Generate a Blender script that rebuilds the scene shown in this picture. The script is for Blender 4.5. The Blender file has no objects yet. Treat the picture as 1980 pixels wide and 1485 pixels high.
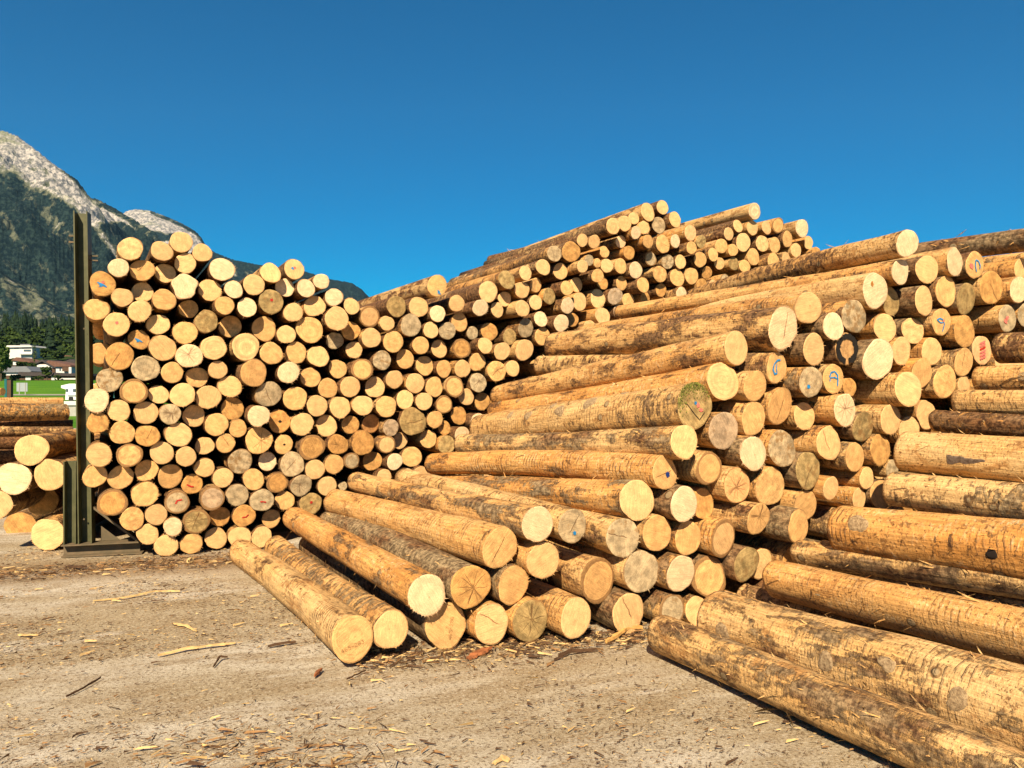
import bpy, bmesh, math, random
from mathutils import Vector, Matrix, noise
rnd = random.Random(7)
S = bpy.context.scene
COL = S.collection
R_ = math.radians

# ------------------------------------------------------------------ camera frame (pixel units of the 1980x1485 photograph)
F, CX, HY, CAMH = 1487.0, 990.0, 755.0, 1.6
def ray(px, py):
    return Vector(((px - CX) / F, 1.0, -(py - HY) / F))
def at(px, py, depth):
    r = ray(px, py) * depth
    return Vector((r.x, r.y, CAMH + r.z))
D_AZ = R_(28.0)
DA = Vector((-math.sin(D_AZ), math.cos(D_AZ), 0.0))       # log direction, going away
EA = Vector((math.cos(D_AZ), math.sin(D_AZ), 0.0))        # along the face of the tall stack
def on_plane(px, py, p0, nrm):
    r = ray(px, py); o = Vector((0, 0, CAMH))
    t = (p0 - o).dot(nrm) / r.dot(nrm)
    return o + r * t

# ------------------------------------------------------------------ digitised log ends: x y r tone+flags | landmark
# tones: w creamy  p pale  y yellow  o orange-brown  g grey  v olive ; flags: s set back  f splintered rim  c crack  * star cracks
# k bark rim  R rings  P sticks out  b blue dot  B blue smear  r red mark  q pink tint  h hole  W wavy  n brown stain  G green paint
TILES_A = [
((140,430,6.6), """
750 355 155 pn|pale log with a brown stain
1142 370 135 pP
1390 250 140 p|topmost log of the left stack
1655 390 122 p
590 580 125 w
880 620 150 yc|cracked yellow log below the stained one
1188 650 130 ps
1445 520 135 p
1910 600 155 wP|big creamy log jutting out on top
385 785 160 oBr|brown log painted blue and red
650 960 130 p
890 880 135 ps
1165 985 143 yP|ringed yellow log
1430 820 162 wW|wavy-edged creamy log
1765 880 145 pf
310 1110 150 ys
865 1120 145 pf
1490 1105 122 ys
1690 1260 150 v|olive-brown log
1940 1062 128 yP
560 1300 160 prf|pale log with a red dot
1085 1295 138 p
1450 1410 155 yf
"""),
((140,640,6.6), """
850 110 130 oBs|log smeared with blue paint
610 330 180 oc|broken brown log beside the post
1150 220 170 p|large pale log with a smooth face
1480 330 165 wf*|creamy star-shaped log
1800 215 165 pR|pale log with a ringed heart
925 470 172 gR|grey ringed log
1290 515 140 y
1590 590 140 ys
1860 500 122 p
480 620 160 gn|grey-yellow log beside the post
785 780 170 yk|yellow log with a bark rim
1100 810 125 ps
1405 815 155 p
1750 835 160 pf
320 885 155 wf|creamy splintered log overlapping the post
590 1020 145 p
930 1045 155 ps
1250 1065 135 g*|cracked brown-grey log
1565 1080 145 ps
1830 1190 150 y
325 1170 135 of|rough brown log beside the post
640 1290 155 yn
960 1340 150 oc|cracked orange-brown log
1345 1325 165 p
1690 1465 118 ps
"""),
((140,860,6.6), """
340 140 160 p
725 140 160 ykn|log with a dark broken bark ring
1140 85 150 p
1450 150 130 p
295 390 148 ys
615 410 160 ys
950 330 142 yfs
1245 400 160 ys
1690 300 128 ps
1915 420 133 p
1540 510 135 ors|shaded log with a red scrawl
530 750 180 ok|large brown bark-ringed log above the brace
925 630 165 yf
1320 740 158 grk|grey log with a red smear
1775 670 160 gkq|grey log with a dark heart
780 935 155 yn
1075 890 142 p
1275 1040 122 wf
1580 1020 172 vk*|olive cracked log near the ground
1870 915 135 os
960 1135 138 p
1190 1285 145 pf|bottom log nearest the steel base
1525 1305 140 yf
1840 1190 142 ps
"""),
((420,480,6.6), """
680 315 132 p
978 280 134 pbr|pale log with red and blue dots on top
470 465 138 p
880 495 125 ws
1130 515 122 w
1325 425 105 wP
210 525 118 w
690 680 160 vr|olive log with a red spot
380 755 128 w
970 820 125 pf
1240 730 140 p
1490 625 122 w
1715 740 108 p
175 1010 150 yns
600 1030 160 ys
880 1100 122 p
1180 1040 172 yR|large yellow ringed log
1530 900 160 pP|big smooth pale log
1700 1050 125 os
1500 1180 115 gs
1760 1285 115 ps
350 1250 182 pR|largest pale ringed log
690 1340 150 y
1010 1330 138 y
1290 1380 140 p
"""),
((420,680,6.6), """
170 440 152 pf
435 280 185 yP
910 265 142 wf|creamy splintered log
1190 330 132 ys
650 535 170 gc|grey log crossed by dark gashes
995 595 158 y
1420 465 132 ys
1540 220 122 ys
1690 450 142 p
1850 225 145 ykf|yellow log with bark on its left
1275 690 140 p
1570 710 145 pf
1855 685 135 p
195 720 148 os
530 820 142 wfP
800 890 150 oh|orange-brown log with a black hole
1075 925 150 pf
1400 955 140 pfs
1700 930 120 os
1962 922 125 oqs
265 975 118 y
110 1168 125 yc
530 1130 175 y*|large yellow star-cracked log
850 1190 125 yh
1210 1220 168 okR|log with a wide bark ring
1535 1185 138 o*|log with a bright star crack
1860 1165 160 o|large orange log
"""),
((400,880,6.6), """
440 100 162 gn|mottled grey-yellow log
772 80 122 ws
1095 125 165 gc|large mottled grey log
1840 75 108 gk|small grey log with a dark heart
1615 110 132 y
580 305 145 y
905 350 140 ok|orange log with loose bark
1210 375 145 g*|smooth grey log
1395 185 135 p
1535 395 130 p
395 505 148 g|plain grey log
700 570 152 gr|grey log with a red slash
995 575 128 ys
1320 610 148 vr|olive log with a pink spot
470 785 150 or|brown log with a red slash
820 810 122 ys
415 1040 145 pf
700 1045 135 p
1735 395 60 gs
"""),
((690,520,6.6), """
160 610 140 pk
385 695 100 p
505 480 135 v|olive log under the protruding top log
785 490 140 p
690 715 148 g|big grey log under the jutting one
1025 215 142 yPB|long log jutting up with blue paint
1030 570 112 w
945 780 108 p
1155 790 115 gc|grey log with a pale streak
1275 440 112 p
1310 680 122 ys
1575 495 112 w
1675 290 142 p|big pale log on the slope
1480 830 88 gs
1690 800 118 os
1790 520 100 p
1890 390 100 ps
465 930 140 yR|ringed orange-yellow log
170 890 135 p
320 1165 128 gn|two-toned grey-brown log
815 975 115 y
1050 1020 118 ps
1340 1015 128 okR|log with a thick dark bark ring
615 1150 125 ys
865 1235 128 ys
1110 1275 115 y
1355 1270 120 p
1530 1190 118 y
1630 965 110 pP
1850 1050 120 p
1800 1300 135 y*R|large cracked yellow log by the slope
1970 1272 105 p
470 1415 122 p
740 1460 135 p
985 1510 130 yW|wavy yellow log
1245 1502 140 yk|half-grey log with peeling bark
1545 1455 125 g*|small cracked grey log
"""),
((690,720,6.6), """
240 185 138 ps
375 435 140 y
615 345 122 p
850 385 120 p
1110 415 120 yk
1400 310 115 ps
1600 370 112 os
430 710 112 gq|small pinkish log
715 620 190 vc|very large cracked grey log
1005 605 118 yf
1300 550 120 os
1560 640 122 wf
1130 720 95 os
1320 780 108 w
380 920 120 pk
560 860 108 ps
910 850 118 ys
1145 915 122 v|olive log behind the barked logs
210 1130 130 os
475 1140 112 w|small creamy log low down
700 1080 138 ys
350 1330 100 p
630 1330 110 w
810 1295 105 p
"""),
((960,500,6.6), """
130 270 122 v|square olive log under the dark one
370 185 98 p
595 110 108 p
825 160 110 ps
500 340 95 ysn
325 400 115 p
325 630 112 pP
500 560 98 p
685 475 108 v|oval olive log
885 385 102 yP
1015 335 98 ps
1085 95 90 pP
1190 25 75 g
1405 90 95 p
1595 100 100 yb|yellow log with a blue mark at its foot
1760 155 112 w|tall creamy kidney-shaped log
1290 220 92 yP
1350 310 92 os
1615 310 98 ys
1845 360 105 yP
905 600 105 wP
1060 550 118 p
1305 510 122 p
1500 480 114 gq|pinkish grey log
1690 500 98 ys
1895 510 85 os
1355 735 115 pP|pale log sticking out above the barked logs
1565 680 98 gq
560 775 100 w
825 825 118 wP|creamy log jutting out of the shade
960 780 98 os
370 890 128 g|shaded grey log
180 1000 105 vs
585 990 122 yc
1190 880 98 p
350 1160 138 p
"""),
((930,360,6.6), """
935 860 110 gbc|grey log with a blue spot under the dark one
1155 840 140 o|big orange log on the upper slope
1290 695 88 p
1445 710 92 p
1375 910 95 v
1575 840 80 ys
1685 510 108 pPR
1815 710 88 ws
1880 830 95 os
1480 980 62 yn
"""),
((1150,370,6.6), """
865 205 95 p|topmost log of the high stack
675 265 120 p|big log beside the topmost one
1020 360 106 pP
820 430 112 gG|log painted bright green
495 345 84 p
385 410 106 p
625 465 88 pf
505 545 86 wf
680 640 92 yP
885 670 122 yc|large cracked yellow log up high
1010 640 92 w
1220 530 105 pqb|log with a small blue spot up high
1355 640 85 v*|small frayed grey log
1235 720 88 yP
1710 540 90 p
1825 445 90 p
715 860 100 gks|dark shaded grey log
935 905 100 gn
1085 900 98 p
1345 870 106 y
1610 720 104 y
1525 790 90 y
1750 745 86 y
1895 650 122 p|tall oval pale log
835 1050 112 yn|brown-yellow log with a long flank
1050 1100 118 y
1235 1080 112 yh|yellow log with a dark hole
1430 1040 85 os
1590 920 84 ps
1780 925 92 v|olive log on the far right
1905 955 90 y
1365 1205 95 o
1510 1205 82 pq
1660 1130 85 gk
1820 1145 82 y
1105 1310 98 w
845 1260 90 os
"""),
((1340,380,6.6), """
785 195 110 wPR|log lying highest at the right
755 390 100 p
945 395 90 pq
1075 370 105 yk|yellow log half wrapped in bark
1390 405 122 wP|large creamy log at the far edge
1205 545 112 y
1475 595 86 ps
1575 725 88 oR|small brown-hearted log at the far end
890 600 108 pn
1040 620 103 y
1315 690 94 p
770 770 112 y
1025 820 106 yhP|yellow log with a pinhole
1195 815 104 p
1320 845 78 p
1450 880 74 p
895 965 82 yP
1045 985 74 y
"""),
]
TILES_C = [
((600,1000,4.95), """
405 1160 222 yPR#S1|lowest log at the front corner with stamped numbers@468,1073
770 1075 185 p|second log from the front corner, pale end@532,1056
1130 765 205 wf|creamy splintered log lying on the bottom row@570,1003
1320 1065 232 y#S2|largest bottom log with stamped numbers
1530 670 217 o*D|dark orange log in grey-brown bark@640,1008
1815 292 205 yc|yellow log cracked near its right edge@648,970
1715 1025 190 pc|small pale log right of the stamped one
"""),
((940,980,4.95), """
490 165 178 wf|creamy log over the blue-dotted cracked one@690,932
825 182 165 gcb|split grey log with a blue dot
1350 312 190 gc|grey log with a long diagonal crack
1650 242 185 y
530 528 183 pf
1120 700 230 yRk|big yellow log jutting in thick bark
280 750 190 yf
435 1065 205 v*|olive-grey log of the bottom row
825 1070 192 pP
1355 1018 205 pc|pale log above the loose wood strip
1550 600 220 g|large smooth silver-grey log
1825 640 190 w|creamy log beside the silver-grey one
"""),
((1200,820,4.95), """
185 715 208 p|big pale log ending a grey-brown trunk@840,940
600 205 168 pP|smooth pale log ending a mottled trunk@893,858
420 475 174 ybc|log end with a dark blue dot@838,898
590 742 182 w|tall creamy log in the middle of the heap
810 755 150 os
850 425 166 yk
1235 308 175 wf
1110 582 178 y*q|pinkish star-cracked log
1545 235 180 gn|grey-brown log with a dark curved stain
1430 598 187 yn|two-toned yellow log
1810 453 178 vc|olive-grey split log
1780 762 152 y
1700 978 164 yP|log with sawn stripes on its end
1265 928 163 y*P
990 1078 193 pk|pale log with a torn dark edge
635 1092 165 y
"""),
((1220,960,4.95), """
745 722 212 yRk|yellow log with off-centre rings
1020 698 178 vR|olive log with a dark ring
1230 640 150 ps
600 1045 145 p
445 1085 165 gk
950 1192 150 yR|ringed log end behind the lowest right trunk
"""),
((1280,660,4.95), """
1090 258 148 yB#A1|log marked with a blue hook@1045,706
1425 388 156 gRb|grey ringed log with a pale rim
1640 375 145 y#A2|log marked with a blue cross
855 413 152 yf
590 412 202 pR|large pale log beside the mossy end@962,796
340 600 230 v#M|mossy green log end with blue and pink dots@930,828
605 872 190 gq|pinkish grey log below the mossy one
895 735 166 y
1105 632 183 yc|yellow log with a fine cross crack
1375 715 138 ps
1755 662 168 wf*|creamy star-shaped log with splintered rim
1590 975 170 pc
1860 1110 150 y
1590 1400 120 p
1795 440 90 os
"""),
((1400,540,5.82), """
130 785 200 p|pale log ending a long peeled trunk@965,765
660 550 245 wfc|very large creamy split log@1072,670
945 322 190 p
1015 778 188 p
1240 540 166 wf
1480 400 200 gn
1670 190 210 w#N|freshly peeled cream log with a brown knot
1480 795 188 k#K|log with a charred black ring
1700 885 248 w|tallest creamy log beside the charred ring
1830 548 172 p
"""),
((1640,420,5.82), """
665 315 158 wP|topmost log of the right heap@1340,575
590 640 155 w|creamy log under the topmost one@1200,605
900 582 163 p
1180 535 166 w
1425 545 160 y#A3|log with blue and red scribbles high up
545 933 175 v|olive-brown log near the top
805 918 172 p
1120 848 183 yR|log with a clear bullseye heart
1340 888 197 vc|olive split log
1580 835 195 oc|brown log with a jagged split
1875 800 152 w|small creamy log at the right edge
1955 600 130 p
735 1305 155 pn
1065 1192 165 y#A4|log marked with a blue arrow
1300 1255 196 o|smooth orange log right of the blue arrow
1790 1140 160 g#P|grey log with a pink smear
1990 1100 130 g
"""),
((1580,640,4.95), """
470 893 160 vn|olive log with a mouldy patch
795 218 143 pR
1080 195 140 p
955 370 150 y
1220 485 165 yn
1415 298 140 yc
1400 525 110 pf
1550 180 150 pq#P2|log with a broad red stripe
695 745 155 pf
845 628 178 pP
1040 798 147 pW
860 938 135 p
600 1122 153 oyf
"""),
((1600,780,5.21), """
400 770 115 p
515 890 145 y
320 948 114 p
650 660 100 g
"""),
]
SUN_E = 5.0; SKY = (.053, 1.0, .02, 3.0); EXPO = 1.0; HAZE = .000022

# ------------------------------------------------------------------ node helpers / materials
def new_mat(name):
    m = bpy.data.materials.new(name); m.use_nodes = True
    nt = m.node_tree; nt.nodes.clear()
    out = nt.nodes.new('ShaderNodeOutputMaterial'); b = nt.nodes.new('ShaderNodeBsdfPrincipled')
    nt.links.new(b.outputs[0], out.inputs[0])
    return m, nt, b
class G:
    """tiny node-graph builder"""
    def __init__(s, nt): s.nt = nt
    def n(s, typ, **kw):
        nd = s.nt.nodes.new(typ)
        for k, v in kw.items(): setattr(nd, k, v)
        return nd
    def put(s, sock, v):
        if v is None: return
        if isinstance(v, bpy.types.NodeSocket): s.nt.links.new(v, sock)
        else:
            try: sock.default_value = v
            except Exception: sock.default_value = (*v, 1.0)
    def math(s, op, a, b=None, c=None, clamp=False):
        nd = s.n('ShaderNodeMath', operation=op, use_clamp=clamp)
        s.put(nd.inputs[0], a); s.put(nd.inputs[1], b); s.put(nd.inputs[2], c)
        return nd.outputs[0]
    def vmath(s, op, a, b=None, scale=None):
        nd = s.n('ShaderNodeVectorMath', operation=op)
        s.put(nd.inputs[0], a); s.put(nd.inputs[1], b)
        if scale is not None: s.put(nd.inputs['Scale'], scale)
        return nd.outputs['Value'] if op in ('LENGTH', 'DOT_PRODUCT', 'DISTANCE') else nd.outputs[0]
    def noise(s, vec, scale=5, detail=2, rough=.5, dist=0, out=0):
        nd = s.n('ShaderNodeTexNoise'); s.put(nd.inputs['Vector'], vec)
        nd.inputs['Scale'].default_value = scale; nd.inputs['Detail'].default_value = detail
        nd.inputs['Roughness'].default_value = rough; nd.inputs['Distortion'].default_value = dist
        return nd.outputs[out]
    def mix(s, f, a, b, blend='MIX'):
        nd = s.n('ShaderNodeMix', data_type='RGBA', blend_type=blend)
        s.put(nd.inputs[0], f); s.put(nd.inputs[6], a); s.put(nd.inputs[7], b)
        return nd.outputs[2]
    def ss(s, v, lo, hi, tlo=0.0, thi=1.0):
        nd = s.n('ShaderNodeMapRange', interpolation_type='SMOOTHSTEP')
        s.put(nd.inputs[0], v); s.put(nd.inputs[1], lo); s.put(nd.inputs[2], hi); s.put(nd.inputs[3], tlo); s.put(nd.inputs[4], thi)
        return nd.outputs[0]
    def attr(s, name):
        nd = s.n('ShaderNodeAttribute', attribute_type='GEOMETRY', attribute_name=name); return nd
    def sep(s, v):
        nd = s.n('ShaderNodeSeparateXYZ'); s.put(nd.inputs[0], v); return nd.outputs
    def comb(s, x, y, z):
        nd = s.n('ShaderNodeCombineXYZ'); s.put(nd.inputs[0], x); s.put(nd.inputs[1], y); s.put(nd.inputs[2], z); return nd.outputs[0]
    def bump(s, h, strength=.5, dist=.01):
        nd = s.n('ShaderNodeBump'); s.put(nd.inputs['Height'], h)
        nd.inputs['Strength'].default_value = strength; nd.inputs['Distance'].default_value = dist
        return nd.outputs[0]

def mat_bark():
    m, nt, b = new_mat('log_bark'); g = G(nt)
    lp = g.attr('lp').outputs['Vector']; bt = g.attr('bt')
    c = g.sep(bt.outputs['Color']); amt, ringa, grey = c[0], c[1], c[2]; seed = bt.outputs['Alpha']
    off = g.comb(g.math('MULTIPLY', seed, 37.0), g.math('MULTIPLY', seed, 61.0), g.math('MULTIPLY', seed, 83.0))
    ksc = g.math('ADD', .78, g.math('MULTIPLY', g.math('ABSOLUTE', g.math('SINE', g.math('MULTIPLY', seed, 53.0))), .5))
    P = g.vmath('ADD', g.vmath('SCALE', lp, None, scale=ksc), off)
    x, y, z = g.sep(lp)
    PL = g.vmath('MULTIPLY', P, (1.0, 1.0, .38))
    PT = g.vmath('MULTIPLY', P, (1.0, 1.0, 2.1))          # scallops run round the trunk
    dirm = g.ss(g.math('SINE', g.math('MULTIPLY', seed, 71.0)), -.3, .3)
    n1 = g.math('ADD', g.math('MULTIPLY', g.noise(PL, 9.0, 7, .68, .4), g.math('SUBTRACT', 1.0, dirm)), g.math('MULTIPLY', g.noise(PT, 8.0, 7, .70, .5), dirm))
    n2 = g.noise(PL, 3.2, 3, .55)
    n3 = g.noise(P, 26.0, 4, .65)
    nT = g.noise(PT, 21.0, 5, .72, .3)
    hue = g.math('ADD', .5, g.math('MULTIPLY', g.math('SINE', g.math('MULTIPLY', seed, 127.0)), .5))
    w1 = g.mix(hue, (.66, .42, .18, 1), (.64, .33, .10, 1)); w2 = g.mix(hue, (.62, .36, .13, 1), (.56, .25, .06, 1))
    wood = g.mix(g.ss(n2, .38, .62), w1, w2)
    ka = g.math('MULTIPLY', g.ss(g.noise(PL, 4.4, 3, .6), .36, .62), g.math('ADD', .3, g.math('MULTIPLY', hue, .6)))
    wood = g.mix(g.math('MULTIPLY', g.ss(nT, .50, .68), ka), wood, (.74, .55, .31, 1))
    wood = g.mix(g.math('MULTIPLY', g.ss(nT, .45, .33), g.math('MULTIPLY', ka, .9)), wood, (.33, .15, .042, 1))
    wood = g.mix(g.ss(g.noise(PL, 5.5, 7, .76, .7), .53, .62, 0, .75), wood, (.36, .165, .048, 1))
    wood = g.mix(g.ss(g.noise(P, 15.0, 6, .78, .4), .56, .62, 0, .75), wood, (.19, .078, .022, 1))
    # thin long fibres
    PF = g.vmath('MULTIPLY', P, (1.0, 1.0, .05))
    fib = g.noise(PF, 70.0, 4, .7)
    fib2 = g.noise(g.vmath('MULTIPLY', P, (1.0, 1.0, .10)), 24.0, 4, .7)
    bark = g.mix(g.ss(n3, .38, .62), (.055, .022, .009, 1), (.235, .110, .042, 1))
    greyc = g.mix(g.ss(n3, .35, .65), (.105, .070, .036, 1), (.40, .285, .150, 1))
    bark = g.mix(g.math('MULTIPLY', grey, g.ss(g.noise(PL, 6.0, 4, .6), .32, .6)), bark, greyc)
    # patches of bark left on
    v = g.math('ADD', g.math('MULTIPLY', n1, .62), g.math('MULTIPLY', n2, .38))
    v = g.math('ADD', v, g.math('MULTIPLY', g.math('SUBTRACT', fib2, .5), .16))
    v = g.math('ADD', v, g.math('MULTIPLY', g.math('SUBTRACT', nT, .5), .22))
    th = g.math('SUBTRACT', .72, g.math('MULTIPLY', amt, .46))
    mask = g.ss(v, th, g.math('ADD', th, .07))
    # feed-roller bands round the trunk
    wob = g.math('MULTIPLY', g.math('SUBTRACT', g.noise(P, 7.0, 2), .5), .05)
    ph = g.math('SINE', g.math('MULTIPLY', g.math('ADD', z, wob), 2 * math.pi / .036))
    band = g.math('MULTIPLY', g.ss(ph, .35, .85), g.ss(g.noise(P, 13.0, 3, .6), .42, .56))
    bigp = g.ss(g.noise(g.vmath('MULTIPLY', P, (.6, .6, 1.0)), 2.4, 2), .44, .58)
    band = g.math('MULTIPLY', g.math('MULTIPLY', band, bigp), ringa, clamp=True)
    mask = g.math('MAXIMUM', mask, g.math('MULTIPLY', band, .9))
    col = g.mix(mask, wood, bark)
    # little dark flecks and short cuts
    fl = g.noise(g.vmath('MULTIPLY', P, (1.0, 1.0, 1.5)), 46.0, 4, .7)
    col = g.mix(g.ss(fl, .56, .66, 0, .85), col, (.10, .042, .015, 1))
    fr = g.ss(g.noise(g.vmath('MULTIPLY', P, (1.0, 1.0, .25)), 85.0, 2, .6), .66, .74, 0, .55)
    col = g.mix(fr, col, (.66, .47, .22, 1))
    sc = g.math('MULTIPLY', g.ss(fib, .36, .64, .74, 1.12), g.ss(fib2, .3, .7, .84, 1.08))
    col = g.mix(1.0, col, g.comb(sc, sc, sc), 'MULTIPLY')
    # branch knots
    vo = g.n('ShaderNodeTexVoronoi', feature='F1', voronoi_dimensions='3D')
    g.put(vo.inputs['Vector'], P); vo.inputs['Scale'].default_value = 3.3
    dk = g.math('ADD', vo.outputs['Distance'], g.math('MULTIPLY', g.math('SUBTRACT', n3, .5), .05))
    kin = g.ss(dk, .085, .105, 1, 0); krim = g.math('SUBTRACT', g.ss(dk, .115, .135, 1, 0), kin)
    kc = g.mix(g.noise(P, 90.0, 2), (.20, .14, .075, 1), (.33, .24, .13, 1))
    col = g.mix(g.math('MULTIPLY', kin, .85), col, kc); col = g.mix(g.math('MULTIPLY', krim, .75), col, (.12, .055, .02, 1))
    g.put(b.inputs['Base Color'], col)
    b.inputs['Roughness'].default_value = .78; b.inputs['Specular IOR Level'].default_value = .22
    h = g.math('ADD', g.math('MULTIPLY', mask, .55), g.math('MULTIPLY', fib, .5))
    h = g.math('ADD', h, g.math('MULTIPLY', n3, .5)); h = g.math('ADD', h, g.math('MULTIPLY', kin, .6))
    h = g.math('ADD', h, g.math('MULTIPLY', nT, .5))
    g.put(b.inputs['Normal'], g.bump(h, .95, .014))
    return m

def mat_face():
    m, nt, b = new_mat('sawn_wood'); g = G(nt)
    fp = g.attr('fp').outputs['Vector']; base = g.attr('fc').outputs['Color']; ft = g.attr('ft')
    c = g.sep(ft.outputs['Color']); crack, ring, rim = c[0], c[1], c[2]; wea = ft.outputs['Alpha']
    fx, fy, sd = g.sep(fp)
    s7 = g.math('MULTIPLY', sd, 17.3)
    Q = g.comb(fx, fy, s7)
    wobv = g.noise(Q, 1.3, 2, out=1)
    Qd = g.vmath('ADD', Q, g.vmath('SCALE', g.vmath('SUBTRACT', wobv, (.5, .5, .5)), None, scale=.28))
    px = g.math('MULTIPLY', g.math('SINE', g.math('MULTIPLY', sd, 91.0)), .13)
    py = g.math('MULTIPLY', g.math('COSINE', g.math('MULTIPLY', sd, 57.0)), .13)
    dx, dy, _ = g.sep(Qd)
    ex = g.math('SUBTRACT', dx, px); ey = g.math('SUBTRACT', dy, py)
    r = g.math('SQRT', g.math('ADD', g.math('MULTIPLY', ex, ex), g.math('MULTIPLY', ey, ey)))
    rt = g.math('SQRT', g.math('ADD', g.math('MULTIPLY', fx, fx), g.math('MULTIPLY', fy, fy)))
    th = g.math('ARCTAN2', ey, ex)
    rn = g.noise(g.comb(g.math('MULTIPLY', r, 13.0), s7, 0.0), 1.0, 3, .6)
    rn2 = g.noise(g.comb(g.math('MULTIPLY', r, 4.2), s7, 5.0), 1.0, 1, .6)
    f = g.math('ADD', 1.0, g.math('MULTIPLY', g.math('SUBTRACT', rn, .5), g.math('ADD', .16, g.math('MULTIPLY', ring, .55))))
    f = g.math('MULTIPLY', f, g.math('ADD', 1.0, g.math('MULTIPLY', g.math('SUBTRACT', rn2, .5), g.math('ADD', .06, g.math('MULTIPLY', ring, .75)))))
    # saw lines in one direction
    an = g.math('MULTIPLY', sd, 23.0); ca = g.math('COSINE', an); sa = g.math('SINE', an)
    u = g.math('ADD', g.math('MULTIPLY', fx, ca), g.math('MULTIPLY', fy, sa))
    v = g.math('SUBTRACT', g.math('MULTIPLY', fy, ca), g.math('MULTIPLY', fx, sa))
    saw = g.noise(g.comb(g.math('MULTIPLY', u, 34.0), g.math('MULTIPLY', v, 1.6), s7), 1.0, 2, .6)
    f = g.math('MULTIPLY', f, g.ss(saw, .3, .7, .82, 1.12))
    fz = g.noise(Q, 26.0, 4, .75)
    f = g.math('MULTIPLY', f, g.ss(fz, .3, .7, .78, 1.16))
    bl = g.noise(Q, 2.1, 4, .62)
    f = g.math('MULTIPLY', f, g.ss(bl, .3, .7, g.math('SUBTRACT', .84, g.math('MULTIPLY', wea, .34)), g.math('ADD', 1.07, g.math('MULTIPLY', wea, .16))))
    col = g.mix(1.0, base, g.comb(f, f, f), 'MULTIPLY')
    # aged stain patches
    st = g.ss(g.noise(g.vmath('ADD', Q, (7.0, 3.0, 0.0)), 1.9, 4, .6), g.math('SUBTRACT', .72, g.math('MULTIPLY', wea, .20)), g.math('SUBTRACT', .82, g.math('MULTIPLY', wea, .16)))
    col = g.mix(g.math('MULTIPLY', st, g.math('ADD', .18, g.math('MULTIPLY', wea, .60))), col, (.23, .125, .045, 1))
    # bark rim
    rr = g.math('ADD', rt, g.math('MULTIPLY', g.math('SUBTRACT', g.noise(Q, 5.0, 3, .6), .5), .10))
    e0 = g.math('SUBTRACT', .985, g.math('MULTIPLY', rim, .17))
    rm = g.ss(rr, e0, g.math('ADD', e0, .035))
    col = g.mix(g.math('MULTIPLY', rm, g.ss(rim, 0, .25, .45, .92)), col, g.mix(g.noise(Q, 9.0, 2), (.13, .058, .02, 1), (.34, .19, .075, 1)))
    # cracks: star or single line
    vo = g.n('ShaderNodeTexVoronoi', feature='DISTANCE_TO_EDGE', voronoi_dimensions='2D')
    g.put(vo.inputs['Vector'], g.comb(g.math('MULTIPLY', th, 1.55), g.math('MULTIPLY', sd, 300.0), 0.0)); vo.inputs['Scale'].default_value = 1.0
    wst = g.math('MULTIPLY', vo.outputs['Distance'], r)
    star = g.math('MULTIPLY', g.ss(wst, .004, .024, 1, 0), g.ss(r, .55, .92, 1, 0))
    star = g.math('MULTIPLY', star, g.ss(crack, .7, .9))
    a2 = g.math('MULTIPLY', sd, 41.0)
    w2 = g.math('ADD', g.math('SUBTRACT', g.math('MULTIPLY', ey, g.math('COSINE', a2)), g.math('MULTIPLY', ex, g.math('SINE', a2))), g.math('MULTIPLY', g.math('SUBTRACT', g.noise(Q, 5.0, 2), .5), .10))
    t2 = g.math('ADD', g.math('MULTIPLY', ex, g.math('COSINE', a2)), g.math('MULTIPLY', ey, g.math('SINE', a2)))
    ln = g.math('MULTIPLY', g.ss(g.math('ABSOLUTE', w2), .012, .032, 1, 0), g.ss(g.math('ABSOLUTE', g.math('SUBTRACT', t2, .25)), .5, .7, 1, 0))
    ln = g.math('MULTIPLY', ln, g.math('MULTIPLY', g.ss(crack, .3, .45), g.ss(crack, .6, .7, 1, 0)))
    ck = g.math('MAXIMUM', star, ln)
    col = g.mix(g.math('MULTIPLY', ck, .68), col, (.10, .045, .018, 1))
    # pith
    col = g.mix(g.ss(r, .02, .05, .5, 0), col, (.28, .13, .04, 1))
    g.put(b.inputs['Base Color'], col)
    b.inputs['Roughness'].default_value = .8; b.inputs['Specular IOR Level'].default_value = .15
    h = g.math('SUBTRACT', g.math('MULTIPLY', saw, .5), g.math('MULTIPLY', ck, 1.5))
    h = g.math('ADD', h, g.math('MULTIPLY', g.noise(Q, 22.0, 3, .6), .8))
    g.put(b.inputs['Normal'], g.bump(h, .55, .007))
    return m

def mat_plain(name, col, rough=.7, var=.25, scale=8.0, metal=0.0, col2=None, bump=0.0, spec=.3):
    m, nt, b = new_mat(name); g = G(nt)
    tc = g.n('ShaderNodeTexCoord').outputs['Object']
    n = g.noise(tc, scale, 5, .6)
    c2 = col2 if col2 else tuple(x * (1 - var) for x in col[:3])
    g.put(b.inputs['Base Color'], g.mix(g.ss(n, .35, .68), (*col[:3], 1), (*c2[:3], 1)))
    b.inputs['Roughness'].default_value = rough; b.inputs['Metallic'].default_value = metal
    b.inputs['Specular IOR Level'].default_value = spec
    if bump: g.put(b.inputs['Normal'], g.bump(g.noise(tc, scale * 4, 4, .6), bump, .01))
    return m

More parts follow.
